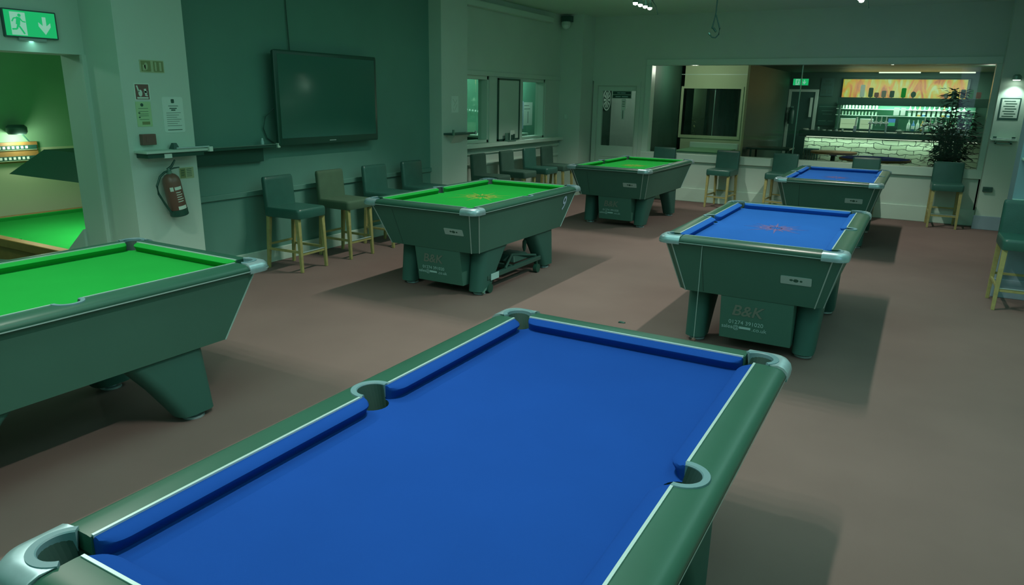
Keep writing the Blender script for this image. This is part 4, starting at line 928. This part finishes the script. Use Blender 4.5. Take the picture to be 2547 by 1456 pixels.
struct('trim_14', MB().box(-3.19, -3.12, 20.02, 20.1, 0, 2.06).box(-2.55, -2.48, 20.02, 20.1, 0, 2.06).box(-3.12, -2.55, 20.02, 20.1, 2.0, 2.06), 'wall')
MB().box(-2.65, -2.59, 19.99, 20.02, 1.38, 1.86).box(-2.64, -2.60, 20.02, 20.04, 1.39, 1.43).box(-2.64, -2.60, 20.02, 20.04, 1.81, 1.85).build('door_handle', 'white', D2)
T = exit_sign('small green illuminated exit sign above the door in the bar room', (-2.94, 20.10, 2.24), WY, 0.37, 0.16)
T = thing('fire_extinguisher', 'dark fire extinguisher beside the door in the bar room', 'fire extinguisher', (-3.05, 19.9, 1.20), 0)
MB().lathe([(0.07, 0), (0.075, 0.02), (0.075, 0.32), (0.05, 0.38), (0.02, 0.40)], (0, 0, 0), 14).build('cylinder', 'black', T, smooth=True)
MB().box(-0.02, 0.02, -0.05, 0.12, 0.40, 0.44).build('handle', 'steel', T)
MB().box(-0.03, 0.03, 0.06, 0.14, 0.1, 0.3).build('wall_bracket', 'steel', T)
MB().tube([(-0.05, -0.03, 0.4), (-0.11, -0.05, 0.25), (-0.07, -0.05, 0.05)], 0.01, 6).build('hose', 'black', T)

# bar counter
T = thing('bar_counter', 'long bar counter with black top and painted stone block front', 'bar counter', (-0.7, 18.0, 0), 0)
MB().box(-1.82, 1.9, -0.18, 0.45, 1.0, 1.13).build('counter_top', 'counter', T, bevel=0.01)
MB().box(-1.70, 1.9, 0.0, 0.3, 0, 1.0).build('stone_front', 'brick', T)
MB().box(-1.66, 1.7, -0.10, -0.08, 0.985, 1.0).build('light_strip', 'led', T)
area_light('counter_glow', (-0.9, 17.87, 0.96), (-0.9, 18.02, 0.0), 3.0, 0.04, 11, (0.9, 1, 0.85))
# overhead gantry on posts
T = thing('bar_gantry', 'dark overhead gantry above the bar counter', 'gantry', (-0.45, 18.1, 0), 0)
MB().box(-1.35, 1.6, -0.12, 0.12, 1.70, 1.87).build('beam', 'black', T, bevel=0.006)
for xx in (-1.30, 1.55): MB().box(xx - 0.02, xx + 0.02, -0.02, 0.02, 1.13, 1.70).build('post', 'steel', T)
PB = [(-1.33, 0.26, 'paper', 'tall pale'), (-1.16, 0.2, 'ink', 'dark rectangular'), (-1.04, 0.1, 'red_sign', 'squat brown'), (-0.9, 0.14, 'dull_text', 'grey'), (-0.74, 0.14, 'black', 'small black'),
      (-0.52, 0.2, 'green_cloth', 'bright green'), (-0.33, 0.14, 'ink', 'round dark'), (0.28, 0.11, 'dull_text', 'brownish round'), (0.42, 0.15, 'grey_fabric', 'grey green'), (0.58, 0.18, 'black', 'black banded'), (0.72, 0.18, 'greenglass', 'mid green'), (0.86, 0.13, 'red_sign', 'maroon')]
for k, (xx, hh, mm, lb) in enumerate(PB):
    T = thing('pump_badge', lb + ' beer pump badge standing on the gantry below the orange banner', 'badge', (xx, 18.03, 1.87), 0, 'pump badges along the bar gantry')
    w_ = 0.05
    mb = MB()
    if 'round' in lb: mb.frame_prism(circ(0, hh * 0.55, w_, 16, hh * 0.45), (0, 0, 0), WY['u'], WY['v'], 0.02)
    else: mb.frame_prism(rrect(0, hh / 2 + 0.01, w_ * 0.9, hh / 2, 0.02, 3), (0, 0, 0), WY['u'], WY['v'], 0.02)
    mb.build('badge_face', mm, T)
    MB().box(-0.012, 0.012, 0, 0.03, 0, 0.03).build('clip', 'steel', T)
# backlit banner
tag(MB().box(-1.93, 0.70, 19.98, 20.02, 1.86, 2.31).build('lit_banner', 'banner'), 'long backlit orange and yellow banner above the bar shelves', 'banner')
tag(MB().box(-1.95, 0.75, 20.025, 20.095, 1.84, 2.33).build('banner_casing', 'black'), 'black casing around the back of the orange banner', 'casing')
area_light('banner_glow', (-0.6, 19.9, 2.08), (-0.6, 17, 2.0), 2.5, 0.4, 7, (1.0, 0.6, 0.15))
tag(MB().box(-1.15, -0.28, 19.6, 19.63, 2.44, 2.47).build('strip_light', 'led'), 'thin lit strip light under the bar room ceiling, left of the other', 'strip light')
tag(MB().box(0.1, 0.8, 19.6, 19.63, 2.44, 2.47).build('strip_light', 'led'), 'thin lit strip light under the bar room ceiling at the right, towards the plant', 'strip light')
tag(MB().lathe([(0.04, 0), (0.03, -0.02)], (0, 0, 0), 12).build('ceiling_downlight', 'bulb', loc=(-0.70, 15.5, 2.47)), 'single small ceiling downlight just inside the bar room', 'ceiling light')
# back bar shelving
struct('wall_back_bar', MB().box(-2.0, 0.95, 20.06, 20.10, 1.13, 1.72), 'teal_wall')
T = thing('back_bar_cabinet', 'long dark cabinet behind the bar carrying coolers, till and bottles', 'cabinet', (-0.65, 19.8, 0), 0)
MB().box(-1.35, 1.6, -0.2, 0.26, 0, 1.10).build('base', 'black_wall', T)
MB().box(-1.35, 1.6, -0.22, 0.26, 1.10, 1.13).build('counter_top', 'counter', T)
tag(MB().box(-2.0, 0.95, 19.86, 20.055, 1.45, 1.462).build('bar_shelf', 'trim'), 'lower thin pale shelf behind the bar carrying bottles and small glasses', 'shelf')
tag(MB().box(-2.0, 0.95, 19.86, 20.055, 1.60, 1.612).build('bar_shelf', 'trim'), 'upper thin pale shelf behind the bar with a row of small glasses', 'shelf')
tag(MB().box(-2.0, 0.95, 19.80, 20.08, 1.72, 1.80).build('bar_cornice', 'black'), 'dark cornice below the orange banner over the back bar shelves', 'cornice')
area_light('shelf_glow', (-0.5, 19.84, 1.715), (-0.5, 19.9, 0), 2.6, 0.06, 24, (0.85, 1, 0.85))
area_light('shelf_glow', (-0.5, 19.45, 2.2), (-0.5, 19.9, 1.3), 2.6, 0.2, 26, (0.85, 1, 0.9))
for (x0, x1, lb) in ((-1.86, -1.47, 'left'), (-1.42, -1.13, 'right')):
    T = thing('drinks_fridge', 'lit drinks cooler with cream glowing front, %s one of two on the back bar' % lb, 'fridge', ((x0 + x1) / 2, 19.68, 1.13), 0)
    h = (x1 - x0) / 2
    MB().box(-h, h, 0.0, 0.12, 0, 0.25).build('casing', 'trim', T, bevel=0.006)
    MB().box(-h + 0.015, h - 0.015, -0.006, 0, 0.015, 0.235).build('lit_front', 'fridge', T)
    MB().box(-h + 0.04, h - 0.06, -0.01, -0.006, 0.12, 0.126).build('handle', 'gold_light', T)
T = thing('till', 'till with blue and green screen on the back bar', 'till', (-0.70, 19.70, 1.13), 0)
MB().box(-0.12, 0.12, -0.08, 0.1, 0, 0.08).build('base', 'black', T)
s_ = MB().box(-0.115, 0.115, 0.0, 0.03, 0.08, 0.29).build('screen_housing', 'black', T)
MB().box(-0.10, 0.05, -0.004, 0, 0.18, 0.27).build('screen', 'screen_blue', s_)
MB().box(-0.10, 0.05, -0.004, 0, 0.10, 0.18).build('screen', 'screen_green', s_)
T, a, b = sign('notice', 'left of two white papers pinned in the middle of the back bar', 'notice', -0.72, -0.60, 1.48, 1.66, 'white', xx=19.82, F=WY)
T, a, b = sign('notice', 'right of two white papers pinned in the middle of the back bar', 'notice', -0.57, -0.47, 1.48, 1.66, 'white', xx=19.82, F=WY)
# bottles and glasses
def bottle(T, h, r, m, cap='strip'):
    MB().lathe([(r * 0.9, 0), (r, 0.01), (r, h * 0.6), (r * 0.35, h * 0.76), (r * 0.33, h * 0.94)], (0, 0, 0), 10).build('body', m, T, smooth=True)
    MB().lathe([(r * 0.38, h * 0.94), (r * 0.38, h)], (0, 0, 0), 8).build('cap', cap, T)
    MB().lathe([(r * 1.02, h * 0.18), (r * 1.02, h * 0.48)], (0, 0, 0), 10, cap=False).build('label', 'paper', T)
protos = {}
def put_bottle(m, x, y, z, label, group):
    if m not in protos:
        h, r = {'clear': (0.26, 0.034), 'amber': (0.25, 0.036), 'greenglass': (0.27, 0.033), 'blueglass': (0.24, 0.036)}[m]
        T = thing('bottle', label, 'bottle', (x, y, z), 0, group); bottle(T, h, r, m); protos[m] = T
    else:
        T = copy_tree(protos[m]); T.location = (x, y, z); tag(T, label, 'bottle', group)
BL = {'clear': 'pale glass bottle standing on the right half of the back bar', 'amber': 'amber glass bottle standing on the right half of the back bar',
      'greenglass': 'green glass bottle standing on the right half of the back bar', 'blueglass': 'blue glass bottle standing on the right half of the back bar'}
rnd = random.Random(11)
for k in range(13):
    m = ['clear', 'blueglass', 'clear', 'amber', 'clear', 'greenglass'][k % 6]
    put_bottle(m, -0.36 + 0.095 * k, 19.72 + 0.03 * (k % 2), 1.13, BL[m], BL[m].replace(' bottle standing', ' bottles'))
for k in range(12):
    m = ['clear', 'clear', 'amber', 'blueglass', 'clear'][k % 5]
    lb = BL[m].replace('standing on', 'on the shelf in')
    put_bottle(m, -0.38 + 0.10 * k, 19.93, 1.462, lb, lb.replace(' bottle ', ' bottles '))
gp = None
for row, (z, yy) in enumerate(((1.462, 19.92), (1.612, 19.92))):
    for k in range(11):
        lb = 'small drinking glass on the %s shelf above the lit coolers' % ('lower' if row == 0 else 'upper')
        x = -1.85 + 0.075 * k
        if gp is None:
            gp = thing('drinking_glass', lb, 'glass', (x, yy, z), 0); MB().lathe([(0.018, 0), (0.022, 0.09), (0.020, 0.09), (0.016, 0.01)], (0, 0, 0), 10, cap=False).build('bowl', 'clear', gp, smooth=True); c = gp
        else: c = copy_tree(gp)
        c.location = (x, yy, z); tag(c, lb, 'glass', 'glasses on the %s shelf' % ('lower' if row == 0 else 'upper'))
# beer taps on the counter
def tap_font(label, x, n):
    T = thing('beer_font', label, 'beer taps', (x, 18.05, 1.13), 0)
    w_ = 0.1 * n / 2
    MB().tube([(-w_ + 0.04, 0, 0), (-w_ + 0.04, 0, 0.2)], 0.018, 8).tube([(w_ - 0.04, 0, 0), (w_ - 0.04, 0, 0.2)], 0.018, 8).tube([(-w_, 0, 0.2), (w_, 0, 0.2)], 0.022, 8).build('t_bar', 'chrome', T, smooth=True)
    for k in range(n):
        xx = -w_ + 0.05 + 0.1 * k
        h = MB().tube([(xx, -0.02, 0.2), (xx, -0.09, 0.19), (xx, -0.10, 0.14)], 0.009, 6).build('spout', 'chrome', T)
        MB().tube([(xx, 0, 0.22), (xx, 0, 0.34)], [0.009, 0.014], 8).build('handle', 'white', T)
        MB().frame_prism(circ(0, 0, 0.036, 14), (xx, -0.03, 0.215), WY['u'], WY['v'], 0.01).build('round_badge', 'white', T)
    return T
tap_font('chrome beer font with round white badges left of the middle of the bar', -0.92, 4)
tap_font('chrome beer font with round white badges near the right of the bar', 0.12, 4)
T = thing('hand_pump', 'tall pale hand pump between the two lit coolers on the bar', 'hand pump', (-1.38, 18.05, 1.13), 0)
MB().box(-0.03, 0.03, -0.04, 0.04, 0, 0.12).build('base', 'bluegrey', T, bevel=0.006)
MB().tube([(0, 0, 0.12), (0.02, 0, 0.32)], [0.014, 0.022], 10).build('handle', 'white', T, smooth=True)
T = thing('glass_tray', 'clear crate of upturned tumblers on the right of the bar counter', 'crate', (0.58, 18.0, 1.13), 0)
MB().box(-0.22, 0.22, -0.12, 0.12, 0, 0.012).box(-0.22, -0.21, -0.12, 0.12, 0, 0.12).box(0.21, 0.22, -0.12, 0.12, 0, 0.12).box(-0.22, 0.22, -0.12, -0.11, 0.1, 0.12).box(-0.22, 0.22, 0.11, 0.12, 0.1, 0.12).build('crate', 'strip', T)
mb = MB()
for k in range(6):
    for j in range(2): mb.lathe([(0.028, 0.012), (0.023, 0.10)], (-0.17 + 0.068 * k, -0.05 + 0.1 * j, 0), 10)
mb.build('tumblers', 'bluegrey', T)
T = thing('bowl', 'pale bowl of sachets beside the till on the bar counter', 'bowl', (-0.48, 18.0, 1.13), 0)
MB().lathe([(0.04, 0), (0.09, 0.05), (0.085, 0.05), (0.035, 0.01)], (0, 0, 0), 14).build('dish', 'white', T, smooth=True)
mb = MB(); rnd = random.Random(9)
for k in range(14):
    a = rnd.uniform(0, 6.28); q = rnd.uniform(0, 0.05); mb.loft([[(q * math.cos(a) + u_, q * math.sin(a) + v_, z_ + 0.02) for u_, v_ in ((-0.02, -0.01), (0.02, -0.01), (0.02, 0.01), (-0.02, 0.01))] for z_ in (0.012, 0.03 + rnd.random() * 0.03)])
mb.build('sachets', 'paper', T)
for k in range(7):
    T = thing('bar_clutter', ['folded pale bar towel', 'small white saucer', 'short steel jug', 'low white ashtray', 'pale beer mat stack', 'small steel bell', 'stubby pale candle jar'][k] + ' at the left end of the bar counter', ['towel', 'saucer', 'jug', 'ashtray', 'beer mats', 'bell', 'candle'][k], (-2.40 + 0.13 * k, 17.95, 1.13), 0)
    T.name = ['bar_towel', 'saucer', 'steel_jug', 'ashtray', 'beer_mats', 'counter_bell', 'candle_jar'][k]
    pf = [[(0.06, 0), (0.07, 0.02), (0.05, 0.035)], [(0.03, 0), (0.05, 0.012), (0.045, 0.012)], [(0.03, 0), (0.035, 0.06), (0.025, 0.08)], [(0.04, 0), (0.045, 0.025), (0.03, 0.012)], [(0.045, 0), (0.045, 0.02)], [(0.035, 0), (0.03, 0.03), (0.006, 0.04)], [(0.02, 0), (0.022, 0.05)]][k]
    MB().lathe(pf, (0, 0, 0), 12).build('body', ['white', 'white', 'steel', 'white', 'paper', 'strip', 'paper'][k], T, smooth=True)

# tall plant
T = thing('potted_plant', 'tall bushy dark potted plant behind the right end of the bar window', 'plant', (0.36, 13.75, 0), 0)
MB().lathe([(0.17, 0), (0.22, 0.38), (0.24, 0.40), (0.24, 0.44), (0.20, 0.44), (0.19, 0.40)], (0, 0, 0), 20).build('pot', 'pot', T, smooth=True)
rnd = random.Random(21); stm = MB(); lf = MB()
for k in range(16):
    a = rnd.uniform(0, 2 * PI); lean_ = rnd.uniform(0.08, 0.36); top_ = rnd.uniform(1.0, 1.75) if k > 2 else 1.98
    if k <= 2: lean_ *= 0.25
    pts = [Vector((0.08 * math.cos(a) * (1 - t) + lean_ * math.cos(a) * t ** 1.4, 0.08 * math.sin(a) * (1 - t) + lean_ * math.sin(a) * t ** 1.4, 0.40 + (top_ - 0.40) * t)) for t in (0, 0.25, 0.5, 0.75, 1)]
    stm.tube(pts, [0.012, 0.011, 0.009, 0.007, 0.004], 6)
    for j in range(120):
        t = rnd.random() ** 0.9; i_ = min(int(t * 4), 3); p = pts[i_].lerp(pts[i_ + 1], t * 4 - i_)
        b_ = rnd.uniform(0, 2 * PI); d = Vector((math.cos(b_), math.sin(b_), rnd.uniform(-0.5, 0.6))).normalized()
        L = rnd.uniform(0.08, 0.15); s0 = p + d * rnd.uniform(0.02, 0.16); n = d.cross(Vector((0, 0, 1))).normalized() * L * 0.24; dr = Vector((0, 0, -L * 0.15))
        lf.add([s0, s0 + d * L * 0.4 + n, s0 + d * L + dr, s0 + d * L * 0.4 - n, s0 + d * L * 0.4 + Vector((0, 0, 0.008))], [(0, 1, 4), (1, 2, 4), (2, 3, 4), (3, 0, 4)])
stm.build('stems', 'stem', T, smooth=True); lf.build('foliage', 'leaf', T)

# tables in the bar room
T = thing('green_pool_table', 'green cloth table end just behind the left part of the bar window', 'pool table', (-3.70, 14.1, 0), 0)
MB().box(-0.45, 0.45, -0.55, 0.72, 0.62, 0.80).build('cabinet', 'wall', T, bevel=0.01)
MB().box(-0.45, 0.45, -0.55, 0.72, 0.80, 0.815).build('playing_cloth', 'green_wall', T)
MB().box(-0.49, 0.49, 0.70, 0.80, 0.80, 0.92).build('end_rail', 'trim', T, bevel=0.01)
for sx in (-1, 1):
    for yy in (-0.45, 0.6): MB().box(sx * 0.38 - 0.05, sx * 0.38 + 0.05, yy - 0.05, yy + 0.05, 0, 0.62).build('leg', 'body', T)
T.name = 'cloth_table'; T['category'] = 'table'
T = thing('round_table', 'round blue-topped pub table behind the bar window', 'table', (-0.75, 15.2, 0), 0)
MB().lathe([(0.55, 0.70), (0.60, 0.71), (0.60, 0.745), (0.58, 0.75)], (0, 0, 0), 40).build('tabletop', 'blue_cloth', T, smooth=True)
MB().lathe([(0.605, 0.705), (0.615, 0.71), (0.615, 0.745), (0.605, 0.75)], (0, 0, 0), 40, cap=False).build('edge_band', 'brown_wood', T, smooth=True)
MB().lathe([(0.28, 0), (0.26, 0.03), (0.05, 0.06), (0.045, 0.65), (0.12, 0.70)], (0, 0, 0), 16).build('pedestal', 'black', T, smooth=True)
T = thing('round_table', 'brown wooden pub table behind the bar window left of the blue one', 'table', (-1.62, 16.7, 0), 0)
MB().lathe([(0.42, 0.70), (0.46, 0.71), (0.46, 0.745), (0.44, 0.75)], (0, 0, 0), 36).build('tabletop', 'brown_wood', T, smooth=True)
MB().lathe([(0.24, 0), (0.22, 0.03), (0.05, 0.06), (0.045, 0.65), (0.12, 0.70)], (0, 0, 0), 16).build('pedestal', 'black', T, smooth=True)
T = thing('radiator', 'low dark upright-barred radiator against the stone bar front', 'radiator', (-2.22, 17.93, 0.30), 0)
for k in range(6): MB().box(-0.15 + 0.055 * k, -0.12 + 0.055 * k, -0.03, 0.0, 0.0, 0.42).build('bar', 'black', T)
MB().box(-0.16, 0.17, -0.04, 0.06, 0.0, 0.03).box(-0.16, 0.17, -0.04, 0.06, 0.39, 0.42).build('rail', 'steel_dark', T)
T = thing('post_box', 'grey slotted box with curved top on the dark wall right of the cream partition', 'box', (-3.2, 17.2, 1.28), 0)
T.location = (-3.05, 20.1, 1.25)
bpy.data.objects.remove(T)
T = thing('side_table', 'glossy dark low table just right of the cream partition behind the glass', 'table', (-2.70, 15.6, 0), 0)
MB().box(-0.45, 0.4, -0.35, 0.35, 0.80, 0.84).build('tabletop', 'counter', T, bevel=0.01)
for sx in (-1, 1):
    for sy in (-1, 1): MB().box(sx * 0.35 - 0.02, sx * 0.35 + 0.02, sy * 0.28 - 0.02, sy * 0.28 + 0.02, 0, 0.80).build('leg', 'black', T)
# bar room general light
area_light('bar_front_fill', (-0.5, 16.9, 2.44), (-0.5, 18.2, 1.3), 2.4, 0.15, 14, (0.9, 1, 0.85))  # added fill from the front for the taps and badges
point_light('bar_room_lamp', (-3.95, 13.9, 2.3), 16, (1.0, 1, 0.85), 0.06)
point_light('bar_room_lamp', (-0.7, 15.5, 2.35), 5, (1.0, 1, 0.85), 0.06)
point_light('bar_room_lamp', (0.9, 16.5, 2.3), 4, (1.0, 0.95, 0.8), 0.06)
